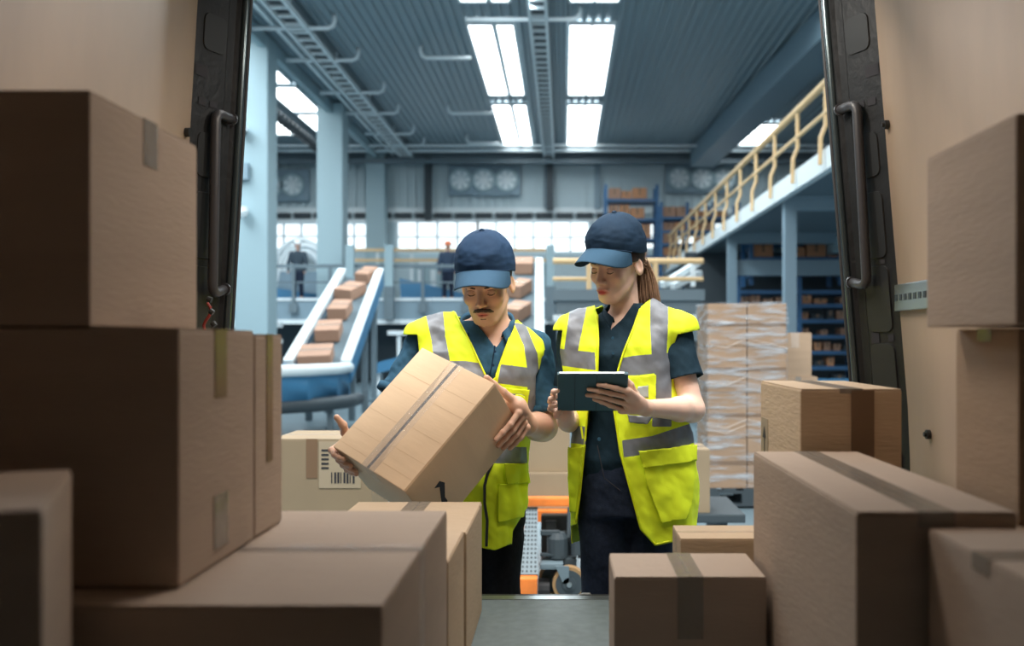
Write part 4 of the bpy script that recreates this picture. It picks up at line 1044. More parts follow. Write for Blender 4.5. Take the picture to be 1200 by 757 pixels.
def skin_cols(V, H, female, base):
    q = H.l(V); c = np.tile(np.array(base), (len(V), 1)); fr = np.clip((q[:, 1]-.03)/.03, 0, 1)
    hd = (np.abs(q) < .16).all(1)
    def blob(cc, r): return np.exp(-(((q-np.array(cc))/np.array(r))**2).sum(1))*hd
    def mixc(w_, col):
        nonlocal c
        w_ = np.clip(w_, 0, 1)[:, None]; c = c*(1-w_)+np.array(col)*w_
    for sx in (-1, 1): mixc(blob((sx*.038, .07, -.03), (.02, .03, .02))*.35, (base[0]*.98, base[1]*.72, base[2]*.68))
    mixc(blob((0, .108, -.035), (.013, .015, .012))*.4, (base[0]*.98, base[1]*.72, base[2]*.66))
    lip = np.clip(1.6-np.sqrt((q[:, 0]/(.0245 if female else .0215))**2+((q[:, 2]+.0675)/(.0125 if female else .008))**2)*1.45, 0, 1)*(q[:, 1] > .07)*hd
    mixc(lip*1.0, (.52, .085, .075) if female else (.50, .12, .10))
    if not female:
        st = np.clip(1.2-np.sqrt((q[:, 0]/.055)**2+((q[:, 1]-.05)/.06)**2+((q[:, 2]+.09)/.045)**2), 0, 1)*(q[:, 2] < -.035)*hd*(1-lip)
        mixc(st*.55, (.26, .17, .13))
    return c
def face_bits(H, body, female):
    def tube_l(pts, rs, nm, m_, n=6):
        b = MB(); b.tube([H.w(p) for p in pts], [r*H.s for r in rs], n); return b.obj(nm, m_, body, smooth=True)
    for sx in (-1, 1):
        # brow
        z = .021 if female else .0135
        tube_l([(sx*.014, .0905, z+.001), (sx*.024, .0895, z+.003), (sx*.036, .083, z+.003), (sx*.046, .073, z-.003)], [.0022, .0032, .0028, .001] if not female else [.0015, .002, .0018, .0008], 'eyebrow', M['hair_m'] if not female else M['hair_w2'])
        # lowered lids: lash line, sliver of eye below it
        tube_l([(sx*.0185, .0833, -.0055), (sx*.026, .0862, -.0085), (sx*.034, .0858, -.009), (sx*.0425, .0805, -.0055)], [.0007, .0013, .0015, .0009], 'eyelashes', M['hair_m'])
        tube_l([(sx*.019, .0825, .0045), (sx*.027, .0850, .0075), (sx*.036, .0835, .0075), (sx*.0435, .0775, .003)], [.0004, .0007, .0007, .0004], 'eyelid_crease', M['crease_skin'])
M['crease_skin'] = mat('eyelid crease', (.22, .10, .07), .7)

def cap_mesh(H, parent, mc, mb, female=False, seed=0.0):
    rx, ry, cy = .0915, .108, -.012; zt = .166
    zb = lambda a: .034+.038*max(0, math.sin(a)) - .012*max(0, -math.sin(a))   # a=90deg is the front
    NA, NT = 96, 30; vs = []
    for j in range(NT+1):
        t = j/NT; r = (1-t**2.5)**.45 if j < NT else 0.0
        for i in range(NA):
            a = 2*math.pi*i/NA; z = zb(a)+(zt-zb(a))*t
            seam = min(abs(((a-math.pi/2)/(math.pi/3)) % 1), 1-abs(((a-math.pi/2)/(math.pi/3)) % 1))
            g = -.0013*math.exp(-(seam*math.pi/3*.09/.0022)**2)*(t < .97)
            nz = noise.noise(Vector((math.cos(a)*2.2+seed, math.sin(a)*2.2, t*3.2)))*.004*min(1, t*4)*(1-t**4)
            nz += noise.noise(Vector((math.cos(a)*5+seed, math.sin(a)*5, t*9)))*.0018*min(1, t*4)*(1-t**4)
            R_ = 1+.03*math.sin(t*math.pi)
            vs.append(((rx*R_*r+g+nz)*math.cos(a), cy-.010*t+(ry*R_*r+g+nz)*math.sin(a), z+nz*.5))
    b = MB(); b.add([H.w(v) for v in vs], [(j*NA+i, j*NA+(i+1) % NA, (j+1)*NA+(i+1) % NA, (j+1)*NA+i) for j in range(NT) for i in range(NA)])
    c = b.obj('cap', mc, parent, smooth=True)
    md = c.modifiers.new('t', 'SOLIDIFY'); md.thickness = .0025
    b = MB(); top = (0, cy-.010, zt); b.tube([H.w((0, cy-.01, zt-.002)), H.w((0, cy-.01, zt+.003)), H.w((0, cy-.01, zt+.0055))], [.0085*H.s, .0075*H.s, .003*H.s], 12); b.obj('cap_button', mc, c, smooth=True)
    # stitched edge where crown meets brim
    b = MB(); b.tube([H.w((rx*1.01*math.cos(a), cy+ry*1.01*math.sin(a), zb(a)+.001)) for a in np.linspace(math.radians(22), math.radians(158), 24)], .0022, 6); b.obj('brim_seam', mc, c, smooth=True)
    NU, NV = 40, 14; vs = []
    for j in range(NV+1):
        v = j/NV
        for i in range(NU+1):
            u = -1+2*i/NU; a = math.pi/2-u*math.radians(66)
            bx, by = rx*1.0*math.cos(a), cy+ry*1.0*math.sin(a)
            L = .076*(1-abs(u)**3.2)**.5
            x = bx*(1+.10*v*(1-abs(u))) ; y = by+L*v
            z = zb(a)+.002-.30*L*v*.8-.020*(abs(u)**2)*v*1.6-.004*abs(u)**2-.006*v*v
            vs.append((x, y, z))
    b = MB(); b.add([H.w(v) for v in vs], [(j*(NU+1)+i, j*(NU+1)+i+1, (j+1)*(NU+1)+i+1, (j+1)*(NU+1)+i) for j in range(NV) for i in range(NU)])
    br = b.obj('cap_brim', mb, c, smooth=True); md = br.modifiers.new('t', 'SOLIDIFY'); md.thickness = .003; md.offset = 0
    return c

def finger(S, pts, r0=.0088, r1=.0066, k=.004):
    pts = [np.array(p, float) for p in pts]; n = len(pts)
    rs = [r0+(r1-r0)*i/(n-1) for i in range(n)]
    S.chain(pts, rs, k)
    for i in range(1, n-1): S.ell(pts[i], [rs[i]*1.07]*3, k=.003)
def nail(par, p, d, n, r=.0055):
    """small fingernail: p centre, d along finger, n outward"""
    p = Vector(p); d = Vector(d).normalized(); n = Vector(n).normalized(); s_ = d.cross(n).normalized(); n = s_.cross(d).normalized()
    b = MB(); vs = []
    for a in range(10):
        t = 2*math.pi*a/10; vs.append(p+d*math.cos(t)*r*1.15+s_*math.sin(t)*r*.8+n*(-.0012*abs(math.sin(t))))
    b.add(vs+[v+n*.0008 for v in vs]+[p+n*.0014], [(10+i, 10+(i+1) % 10, 20) for i in range(10)]+[(i, (i+1) % 10, 10+(i+1) % 10, 10+i) for i in range(10)]); b.obj('fingernail', M['nail'], par, smooth=True)
M['nail'] = mat('nail', (.62, .38, .30), .3)

def limb(S, sh, el_, wr, r, k=.02):
    """upper arm + forearm with taper; r=(shoulder, above elbow, below elbow, wrist)"""
    sh, el_, wr = map(np.array, (sh, el_, wr))
    S.cap(sh, el_, r[0], r[1], k); m = el_+(wr-el_)*.28
    S.cap(el_, m, r[1]*.98, r[2], k); S.cap(m, wr, r[2], r[3], k)

def shoes(x, y, yaw, par, sc_=1.0):
    for sx in (-1, 1):
        S = Sdf(); c = np.array([x+sx*.10, y, 0.0])
        S.ell(c+[0, -.10, .045], (.048, .11, .038), k=.03); S.ell(c+[0, .02, .05], (.042, .07, .045), k=.03); S.cap(c+[0, .03, .05], c+[0, .04, .13], .045, .048, .02)
        V, Q = S.mesh(.007); V[:, 2] = np.maximum(V[:, 2], .012); o = to_obj('shoe', V, tri(Q), M['shoe'], par)
        b = MB(); pts = [(c[0]+.052*math.cos(a), c[1]-.055+.155*math.sin(a), 0.001) for a in np.linspace(0, 2*math.pi, 20, endpoint=False)]
        b.prism(pts, (0, 0, .016)); b.obj('shoe_sole', M['rubber'], o)

def ribbon(name, rows, m_, par, thick=.003):
    """rows: lists of points; lofted"""
    n = len(rows[0]); b = MB(); vs = [p for r in rows for p in r]
    b.add(vs, [(j*n+i, j*n+i+1, (j+1)*n+i+1, (j+1)*n+i) for j in range(len(rows)-1) for i in range(n-1)])
    o = b.obj(name, m_, par, smooth=True); md = o.modifiers.new('t', 'SOLIDIFY'); md.thickness = thick; md.offset = 0; return o
def patch(name, V, T, poly, yc, off, m_, par, thick=.002, ins=None):
    V2, T2 = cut(V, T, pfn(poly, yc)); f = pfn(poly, yc)(V2[T2].mean(1)); T2 = T2[f > 0]
    if not len(T2): return None
    N = normals(V2, T2); return to_obj(name, V2+N*off, T2, m_, par, thick=thick)

def garment(S, h, iso, removes, stripes, name, mats, par, fold, thick=.004, seed=0.0, st=(1, 1, 1), sm=2, keep=False):
    V, Q = S.mesh(h, iso); V = smooth_mesh(V, Q, sm); T = tri(Q); N = normals(V, T)
    V = folds(V, N, fold[0], fold[1], seed, st)
    if len(fold) > 2: V = folds(V, N, fold[2], fold[3], seed+5, (1, 1, 1))
    for r in removes:
        V, T = cut(V, T, r); f = r(V[T].mean(1)); T = T[f <= 0]
    for r in stripes: V, T = cut(V, T, r)
    ce = V[T].mean(1); mi = np.zeros(len(T), int)
    for r in stripes: mi[r(ce) > 0] = 1
    o = to_obj(name, V, T, mats, par, mi=mi, thick=thick)
    return (o, V, T)

SK_M = (.64, .39, .28); SK_W = (.78, .53, .42)
# ================= the woman =================
def px3(px, py, Y): return np.array(P(px, py, Y))
def zz(py, Y): return EYE-(py-CY)*Y/F
def rings(rows, Y, ry=None):
    """rows: (py, left px, right px, half depth, depth centre offset)"""
    out = []
    for py, l, r, d, dy in rows: out.append((zz(py, Y), ((l+r)/2-CX)*Y/F, Y+dy, (r-l)/2*Y/F, d))
    return out
YW = 3.22
wroot = thing('person', (px3(735, 500, YW)[0], YW, 0), 'woman in dark navy cap and yellow reflective vest reading a tablet', 'person')
HW = Head(px3(722, 310, 3.17), 38, 17, 1.0, roll=-4)
WS_R, WE_R, WW_R = px3(676, 396, 3.23), px3(668, 492, 3.24), px3(664, 492, 3.03)
WS_L, WE_L, WW_L = px3(788, 396, 3.23), px3(811, 480, 3.17), px3(757, 478, 2.985)
torso_w = rings([(560, 684, 778, .10, 0), (535, 680, 786, .108, 0), (505, 690, 776, .098, 0), (480, 693, 772, .09, 0), (440, 684, 780, .105, -.01), (415, 678, 786, .108, -.01), (395, 676, 788, .085, .01), (380, 694, 772, .065, .015), (368, 715, 752, .05, .02)], YW)
B_ = Sdf(); B_.col(torso_w, .03)
B_.cap(px3(735, 385, YW+.01), HW.w((0, -.025, -.05)), .047, .047, .03)
for a, b_ in ((WS_R, px3(722, 385, YW)), (WS_L, px3(748, 385, YW))): B_.cap(a, b_, .043, .04, .04)
limb(B_, WS_R, WE_R, WW_R, (.047, .037, .036, .024)); limb(B_, WS_L, WE_L, WW_L, (.047, .039, .037, .0245))
head_sdf(B_, HW, True)
# tablet plane depth at a picture row
def tY(py): return 2.86+(py-437)/45*.12
def tp(px, py, off=0.0): 
    Y = tY(py)-off; return px3(px, py, Y)
# her left hand across the back of the tablet
kn = [(736, 458), (735, 465), (733, 473), (728, 481)]
for kx, ky in kn: B_.cap(WW_L+np.array([0, 0, 0]), tp(kx, ky, .016), .019, .0115, .012)
B_.ell((WW_L+tp(733, 470, .02))/2, (.028, .022, .026), k=.015)
finger(B_, [tp(737, 459, .016), tp(722, 455, .019), tp(710, 452, .015), tp(701, 451, .010)])
finger(B_, [tp(735, 465, .017), tp(716, 461, .020), tp(702, 458, .016), tp(690, 456, .010)])
finger(B_, [tp(733, 473, .017), tp(715, 468, .020), tp(700, 464, .016), tp(688, 463, .010)])
finger(B_, [tp(728, 480, .016), tp(715, 475, .018), tp(705, 471, .015), tp(696, 468, .010)], .008, .006)
finger(B_, [px3(750, 474, 2.975), px3(745, 462, 2.96), px3(739, 451, 2.94), px3(733, 444, 2.93)], .0115, .0085, .006)
# her right hand round the far edge
hc = px3(662, 483, 3.005)
B_.ell(hc, (.026, .03, .036), k=.015); B_.cap(WW_R, hc, .024, .022, .015)
for i, (fx_, fy_) in enumerate(((649, 458), (645.5, 466.5), (645.5, 475.5), (652, 483))):
    b0 = px3(660, fy_+8, 3.0); t_ = tp(fx_+(6.5 if i < 3 else 8), fy_-1, .012)
    finger(B_, [b0, px3(fx_-.5, fy_+4, 2.98), px3(fx_, fy_+1, tY(fy_)-.0), tp(fx_+4.5, fy_, .009)], .0088, .0072, .004)
B_.cap(hc, px3(668, 470, 2.985), .013, .009, .01)
V, Q = B_.mesh(.0026); V = smooth_mesh(V, Q, 1, .4)
wbody = to_obj('body', V, Q, M['skin'], wroot, col=skin_cols(V, HW, True, SK_W))
face_bits(HW, wbody, True)
# shirt
S = Sdf(); S.col(torso_w, .03); S.cap(px3(735, 385, YW+.01), px3(734, 366, YW+.0), .054, .052, .02)
for a, b_ in ((WS_R, px3(722, 385, YW)), (WS_L, px3(748, 385, YW))): S.cap(a, b_, .045, .042, .05)
def sleeve(S, s_, e_, fr, r0, r1):
    e2 = s_+(e_-s_)*(fr+.06); S.cap(s_, e2, r0, r1, .03)
def sleeve_cut(s_, e_, fr):
    ax = e_-s_; L = ax@ax
    def f(V):
        t = ((V-s_)@ax)/L; q = V-s_-t[:, None]*ax; d = np.sqrt((q*q).sum(1)); return np.where(d < .085, (t-fr)*.3, -.1)*100
    return f
sleeve(S, WS_R, WE_R, .60, .051, .05); sleeve(S, WS_L, WE_L, .58, .052, .055)
neckline = [(697, 330), (702, 357), (706, 370), (716, 386), (730, 373), (742, 356), (750, 330)]
col_top = lambda V: (V[:, 2]-zz(356, YW))*100
wshirt, _, _ = garment(S, .006, .010, [pfn(neckline, YW), col_top, sleeve_cut(WS_R, WE_R, .60), sleeve_cut(WS_L, WE_L, .58)], [], 'polo_shirt', [M['navy_w']], wroot, (.004, 9, .003, 22), seed=2)
def collar(cx_, cy_, zc, r1, r2, front_drop, tips, m_, par, h=.034, asym=1.0, tmax=2.45):
    rows = [[], [], []]
    for t in np.linspace(-1, 1, 41):
        a = t*tmax; d = abs(t)**2.2*front_drop; e = 1+.0*t
        top = Vector((cx_+r1*math.sin(a), cy_+r1*1.08*math.cos(a), zc-d))
        mid_ = Vector((cx_+(r1+.006)*math.sin(a), cy_+(r1+.006)*1.08*math.cos(a), zc-d+.003))
        hh = h*(1+.35*abs(t)**4)
        bot = Vector((cx_+(r2+tips*abs(t)**5)*math.sin(a), cy_+(r2+tips*.6*abs(t)**5)*1.08*math.cos(a), zc-d-hh))
        rows[0].append(top-Vector((0, 0, .012))); rows[1].append(mid_); rows[2].append(bot)
    return ribbon('collar', rows, m_, par, .005)
collar(px3(735, 0, YW)[0], YW+.008, zz(354, YW), .069, .088, .058, .014, M['navy_w'], wshirt, h=.04)
for bx, by in ((718, 396), (718.5, 414)): b = MB(); b.disc(px3(bx, by, YW-.128), (0, -1, 0), .0045, .003, 10); b.obj('shirt_button', M['navy'], wshirt)
# trousers
S = Sdf(); S.col(rings([(600, 684, 788, .12, 0), (560, 681, 784, .118, 0), (530, 682, 780, .112, 0), (512, 688, 774, .104, 0)], YW), .02)
wl = [(px3(708, 570, YW), px3(707, 710, YW), np.array([px3(706, 0, YW)[0], YW+.02, .09])), (px3(760, 570, YW), px3(762, 710, YW), np.array([px3(763, 0, YW)[0], YW+.02, .09]))]
for a, k_, f_ in wl: S.cap(a, k_, .088, .068, .03); S.cap(k_, f_, .068, .055, .03)
wtr, _, _ = garment(S, .007, 0, [lambda V: (V[:, 2]-zz(515, YW))*100, lambda V: (.085-V[:, 2])*100], [], 'trousers', [M['trouser']], wroot, (.005, 8, .002, 25), seed=4)
b = MB(); b.disc(px3(702, 514.5, YW-.116), (0, -1, 0), .006, .003, 12); b.obj('trouser_button', M['navy'], wtr)
b = MB(); b.tube([px3(700, 522, YW-.118), px3(708, 560, YW-.123), px3(727, 575, YW-.12)], .0015, 6); b.obj('fly_seam', M['seam'], wtr)
shoes(px3(734, 0, YW)[0], YW+.0, 0, wroot)
# vest
S = Sdf(); S.col(rings([(660, 670, 815, .150, 0), (600, 669, 814, .150, 0), (560, 670, 812, .148, 0), (510, 672, 809, .140, 0), (470, 668, 797, .135, 0), (440, 661, 788, .135, -.005), (405, 657, 790, .125, 0), (385, 661, 797, .10, .008), (372, 680, 783, .082, .015), (362, 705, 765, .07, .015), (350, 716, 752, .06, .02)], YW-.005), .03)
S.cap(px3(668, 388, YW), px3(710, 374, YW), .052, .05, .04); S.cap(px3(796, 388, YW), px3(755, 372, YW), .055, .05, .04)
opening = [(742, 325), (757, 344), (750, 362), (742, 385), (731, 412), (724, 435), (720, 460), (720, 483), (727, 531), (742, 586), (751, 620), (768, 640), (794, 634), (813, 618), (830, 610), (860, 720), (600, 720), (640, 612), (668, 617), (675, 614), (680, 575), (686, 512), (688, 485), (700, 435), (701, 400), (700, 369), (694, 348), (690, 320)]
arm_r = lambda V: polyd(proj(V), [(600, 387), (659, 387), (656, 412), (660, 437), (600, 450)])
arm_l = lambda V: polyd(proj(V), [(794, 392), (788, 410), (786, 440), (900, 440), (900, 386), (822, 386)])
neck_cut = lambda V: (.088-np.sqrt((V[:, 0]-px3(736, 0, YW)[0])**2+(V[:, 1]-YW-.012)**2))*(V[:, 2] > zz(392, YW))*100-.01
hem = lambda V: (zz(640, YW)-V[:, 2])*100
yw = YW
def yf(poly, yc=None): return pfn(poly, YW+.04)
bandz = lambda z0, z1: (lambda V: np.where(V[:, 1] > YW+.04, np.minimum(V[:, 2]-z0, z1-V[:, 2])*100, -5))
stripes_w = [yf([(670, 345), (690, 348), (677, 412), (661, 412)]), yf([(640, 407), (697, 413), (698, 434), (640, 426)]),
             yf([(762, 340), (783, 345), (783, 380), (781, 420), (764, 420), (762, 385)]), yf([(727, 420), (742, 417), (800, 412), (800, 434), (745, 440), (723, 440)]),
             yf([(767, 436), (787, 434), (787, 500), (764, 500)]), yf([(640, 496), (688, 500), (687, 521), (640, 516)]), yf([(729, 516), (764, 511), (840, 486), (840, 508), (800, 524), (765, 531), (731, 536)]),
             bandz(zz(436, YW), zz(414, YW)), bandz(zz(528, YW), zz(506, YW))]
wvest, VV, TT = garment(S, .006, .008, [yf(opening), arm_r, arm_l, neck_cut, hem], stripes_w, 'reflective_vest', [M['vest'], M['refl']], wroot, (.013, 6.5, .004, 19), seed=11, st=(1.3, 1.3, .55), thick=.004)
ycw = YW
patch('pocket', VV, TT, [(751, 533), (812, 530), (810, 585), (803, 607), (774, 613), (758, 570)], ycw, .010, M['vest'], wvest, .007)
patch('pocket_flap', VV, TT, [(748, 528), (812, 521), (812, 540), (752, 549)], ycw, .016, M['vest'], wvest, .003)
patch('chest_pocket', VV, TT, [(733, 442), (768, 439), (768, 478), (735, 482)], ycw, .006, M['vest'], wvest, .005)
bw = patch('badge_window', VV, TT, [(746, 453), (758, 452.5), (758, 466), (746, 466.5)], ycw, .010, M['badgec'], wvest, .001)
patch('badge_window', VV, TT, [(736, 486), (764, 488), (758, 497), (737, 495)], ycw, .008, M['refl'], wvest, .001)
patch('pocket', VV, TT, [(668, 525), (686, 523), (684, 560), (680, 600), (670, 600), (668, 560)], ycw, .008, M['vest'], wvest, .006)
def edge_trim(pts, Y_, par, r=.0026, m_='piping', S_=None, off=.004, nm='edge_piping'):
    """piping that follows the vest surface under picture points: march from the camera to the surface"""
    out = []
    for (a, c) in pts:
        y = Y_-.25
        while y < Y_+.1:
            p = px3(a, c, y)
            if S_.ev(p[None])[0] < off: break
            y += .003
        else: continue
        out.append(px3(a, c, y-.002))
    b = MB(); b.tube(out, r, 8); return b.obj(nm, M[m_], par, smooth=True)
def dens(pts, n=8):
    o = []
    for (a, b_), (c, d) in zip(pts, pts[1:]): o += [(a+(c-a)*k/n, b_+(d-b_)*k/n) for k in range(n)]
    return o+[pts[-1]]
edge_trim(dens([(750, 362), (742, 385), (731, 412), (724, 435), (720, 460), (720, 483), (727, 531), (742, 586), (751, 620), (768, 638), (790, 633)]), YW, wvest, .0034, S_=S, off=.008)
edge_trim(dens([(700, 369), (701, 400), (700, 435), (688, 485), (686, 512), (680, 575), (675, 612)]), YW, wvest, .0034, S_=S, off=.008)
b = MB(); b.bar(px3(681, 500, YW-.155), px3(683, 514, YW-.155), .006, .004); b.obj('zip_pull', M['piping'], wvest)
# cap and hair
wcap = cap_mesh(HW, wroot, M['cap_w'], M['capbrim_w'], True, 3.0)
S = Sdf(); S.ell(HW.w((0, -.026, .030)), (.0785, .094, .080), HW.R, .01); S.ell(HW.w((.070, -.002, .022)), (.012, .022, .026), HW.R, .01); S.ell(HW.w((-.070, -.002, .022)), (.012, .022, .026), HW.R, .01)
V, Q = S.mesh(.005); T = tri(Q)
def hcut(V):
    q = HW.l(V); return np.maximum(np.maximum(q[:, 1]-(.028+(q[:, 2]-.02)*.6), -.058-q[:, 2]), np.minimum(.012-q[:, 2], q[:, 1]+.022))*100
V, T = cut(V, T, hcut); T = T[hcut(V[T].mean(1)) <= 0]
hair = to_obj('hair', V, T, M['hair_w2'], wroot, thick=.003)
b = MB(); rnd = random.Random(5)
root_ = Vector(HW.w((.035, -.105, -.005)))
for k in range(300):
    u = rnd.uniform(-1, 1); v = rnd.uniform(-1, 1); e_ = Vector(px3(757+u*13, 346+v*4+abs(u)*3, YW+.02+rnd.uniform(-.04, .05)))
    m1 = root_.lerp(e_, .35)+Vector((u*.014, v*.018, .028)); m2 = root_.lerp(e_, .7)+Vector((u*.016, v*.02, .012))
    s0 = Vector(HW.w((.067+rnd.uniform(-.012, .006), -.045+rnd.uniform(-.03, .018), -.005+rnd.uniform(-.022, .02)))) if k % 2 else root_
    pts = []
    for t in np.linspace(0, 1, 12): pts.append(s0*(1-t)**3+m1*3*t*(1-t)**2+m2*3*t*t*(1-t)+(e_+Vector((.014*u, 0, -.03)))*t**3)
    b.tube(pts, [.0014]*9+[.0013, .001, .0006], 4)
b.tube([root_+Vector((.004, .01, -.004)), root_.lerp(Vector(px3(757, 346, YW+.02)), .4)+Vector((0, .01, .020)), root_.lerp(Vector(px3(757, 346, YW+.02)), .75)+Vector((0, .01, .004)), Vector(px3(757, 352, YW+.03))], [.016, .026, .032, .026], 10)
b.obj('ponytail', M['hair_w'], hair, smooth=True)
# tablet
c_ = [tp(652.5, 437), tp(734, 437), tp(732, 482.5), tp(658, 482.5)]
up_ = Vector(c_[0]-c_[3]); rt = Vector(c_[1]-c_[0]).normalized(); up_ = (up_-rt*up_.dot(rt)).normalized(); nb = rt.cross(up_)  # toward camera
if nb.y > 0: nb = -nb
cen = Vector(sum(c_)/4); Wd, Hd = .208, .162
mt = Matrix(((rt.x, up_.x, -nb.x, cen.x), (rt.y, up_.y, -nb.y, cen.y), (rt.z, up_.z, -nb.z, cen.z), (0, 0, 0, 1)))
M['tabcase'] = mat('tablet cover', (.040, .115, .155), .5, bump=.1, bscale=300)
b = MB(); b.box(-Wd/2, Wd/2, -Hd/2, Hd/2, -.002, .010, bev=.004)
tb_ = b.obj('tablet', M['tabcase']); tb_.matrix_world = mt; tag(tb_, 'small tablet in a dark teal folding cover held in the woman\'s hands', 'tablet')
b = MB(); b.box(-Wd/2+.008, Wd/2-.008, -Hd/2+.012, Hd/2-.012, .010, .0108); o = b.obj('screen', mat('tablet screen', (.02, .02, .025), .1)); o.parent = tb_
b = MB()
for x in (-.052, .012): b.box(x-.0006, x+.0006, -Hd/2, Hd/2, -.0026, -.0019)
o = b.obj('cover_folds', M['seam']); o.parent = tb_
b = MB(); b.box(-Wd/2+.006, Wd/2-.012, Hd/2-.001, Hd/2+.003, .0, .007, bev=.001); o = b.obj('tablet_edge', M['steel']); o.parent = tb_

# ================= the man =================
YM = 3.30
mroot = thing('person', (px3(567, 500, YM)[0], YM, 0), 'man with a moustache in navy cap and yellow vest carrying a tilted box', 'person')
HM = Head(px3(570, 333, 3.22), 8, 21, 1.06, roll=2)
MS_R, ME_R, MW_R = px3(500, 404, 3.32), px3(456, 482, 3.25), px3(418, 528, 3.07)
MS_L, ME_L, MW_L = px3(622, 412, 3.33), px3(636, 500, 3.32), px3(616, 497, 3.12)
torso_m = rings([(590, 522, 612, .11, 0), (555, 520, 612, .115, 0), (510, 523, 612, .105, 0), (470, 515, 614, .11, 0), (435, 507, 620, .118, -.01), (412, 500, 624, .10, 0), (395, 515, 612, .078, .01), (382, 545, 597, .06, .015)], YM)
B_ = Sdf(); B_.col(torso_m, .03)
B_.cap(px3(576, 402, YM+.0), HM.w((0, -.025, -.05)), .058, .057, .03)
for a, b_ in ((MS_R, px3(558, 392, YM)), (MS_L, px3(590, 396, YM))): B_.cap(a, b_, .052, .05, .04)
limb(B_, MS_R, ME_R, MW_R, (.055, .046, .044, .030)); limb(B_, MS_L, ME_L, MW_L, (.055, .048, .047, .032))
head_sdf(B_, HM, False)
def hb(u, v, w_): return np.array(HB(u, v, w_))
# his right hand under the low corner
pc = hb(-.026, .085, .055)
B_.ell(pc, (.026, .036, .048), np.stack([np.array(bh), np.array(ch_), np.array(ah)], 1), .015); B_.cap(MW_R, pc, .028, .026, .02); B_.cap(MW_R, hb(-.03, .12, .05), .028, .022, .02)
for i, v in enumerate((.022, .050, .078, .105)):
    L_ = (.050, .062, .066, .050)[i]
    finger(B_, [hb(-.022, v+.02, .035), hb(-.017, v+.004, -.006), hb(.008, v, -.0135), hb(L_*.65, v-.002, -.013), hb(L_, v-.004, -.011)], .0104, .0082, .004)
finger(B_, [hb(-.03, .075, .055), hb(-.03, .03, .062), hb(-.028, .0, .07), hb(-.038, -.03, .072)], .0145, .0095, .008)
# his left hand over the far edge of the side
pc = hb(LB-.02, .17, LA+.027)
B_.ell(pc, (.052, .042, .024), np.stack([np.array(bh), np.array(ch_), np.array(ah)], 1), .018); B_.cap(MW_L, pc, .030, .027, .02); B_.cap(MW_L, hb(LB, .15, LA+.03), .029, .024, .02)
for i, (v, L_) in enumerate(((.150, .095), (.178, .100), (.206, .090), (.232, .07))):
    finger(B_, [hb(LB-.005, v-.01, LA+.024), hb(LB+.020, v, LA+.010), hb(LB+.021, v+.005, LA-L_*.35), hb(LB+.016, v+.008, LA-L_*.7), hb(LB+.012, v+.010, LA-L_)], .0108, .0084, .004)
finger(B_, [hb(LB-.01, .13, LA+.03), hb(LB-.03, .09, LA+.022), hb(LB-.045, .055, LA+.016), hb(LB-.055, .02, LA+.012)], .0135, .0095, .008)
V, Q = B_.mesh(.0026); V = smooth_mesh(V, Q, 1, .4)
mbody = to_obj('body', V, Q, M['skin'], mroot, col=skin_cols(V, HM, False, SK_M))
face_bits(HM, mbody, False)
# moustache
S = Sdf()
for sx in (-1, 1):
    S.chain([HM.w((0, .0985, -.0515)), HM.w((sx*.012, .0965, -.0535)), HM.w((sx*.022, .0885, -.0575)), HM.w((sx*.031, .0785, -.0635))], [.0044*1.06, .0052*1.06, .0046*1.06, .0026], .004)
V, Q = S.mesh(.0015); to_obj('moustache', V, tri(Q), M['hair_m'], mbody)
S = Sdf(); S.chain([HM.w((-.007, .0905, -.0825)), HM.w((.007, .0905, -.0825))], [.0022, .0022]); V, Q = S.mesh(.001); to_obj('chin_tuft', V, tri(Q), M['hair_m'], mbody)
# shirt
S = Sdf(); S.col(torso_m, .03); S.cap(px3(576, 402, YM), px3(572, 385, YM-.01), .066, .064, .02)
for a, b_ in ((MS_R, px3(558, 392, YM)), (MS_L, px3(590, 396, YM))): S.cap(a, b_, .054, .052, .05)
sleeve(S, MS_R, ME_R, .80, .054, .060); sleeve(S, MS_L, ME_L, .80, .062, .067)
neckline = [(545, 365), (566, 388), (578, 404), (582, 407), (592, 392), (602, 365)]
mshirt, _, _ = garment(S, .006, .010, [pfn(neckline, YM), lambda V: (V[:, 2]-zz(376, YM))*100, sleeve_cut(MS_R, ME_R, .80), sleeve_cut(MS_L, ME_L, .80)], [], 'polo_shirt', [M['navy']], mroot, (.009, 9, .005, 24), seed=6)
# turned-back sleeve hems
for s_, e_, r_ in ((MS_L, ME_L, .0785), (MS_R, ME_R, .074)):
    ax = (e_-s_)/np.linalg.norm(e_-s_); c0 = s_+(e_-s_)*.80; u = np.cross(ax, [0, 1, 0]); u /= np.linalg.norm(u); v = np.cross(ax, u)
    rows = [[Vector(c0-ax*q+(u*math.cos(a)+v*math.sin(a))*(r_+(.001 if q else 0))) for a in np.linspace(0, 2*math.pi, 33)] for q in (0, .012, .024)]
    ribbon('sleeve_hem', rows, M['navy'], mshirt, .003)
collar(px3(571, 0, YM)[0], YM-.005, zz(364, YM), .083, .104, .078, .020, M['navy'], mshirt, h=.044)
for bx, by in ((580, 412), (578, 428)): b = MB(); b.disc(px3(bx, by, YM-.142), (0, -1, 0), .0045, .003, 10); b.obj('shirt_button', M['cap'], mshirt)
b = MB(); b.tube([px3(580, 405, YM-.133), px3(577, 425, YM-.138), px3(573, 445, YM-.138)], .002, 6); b.obj('button_placket', M['cap'], mshirt)
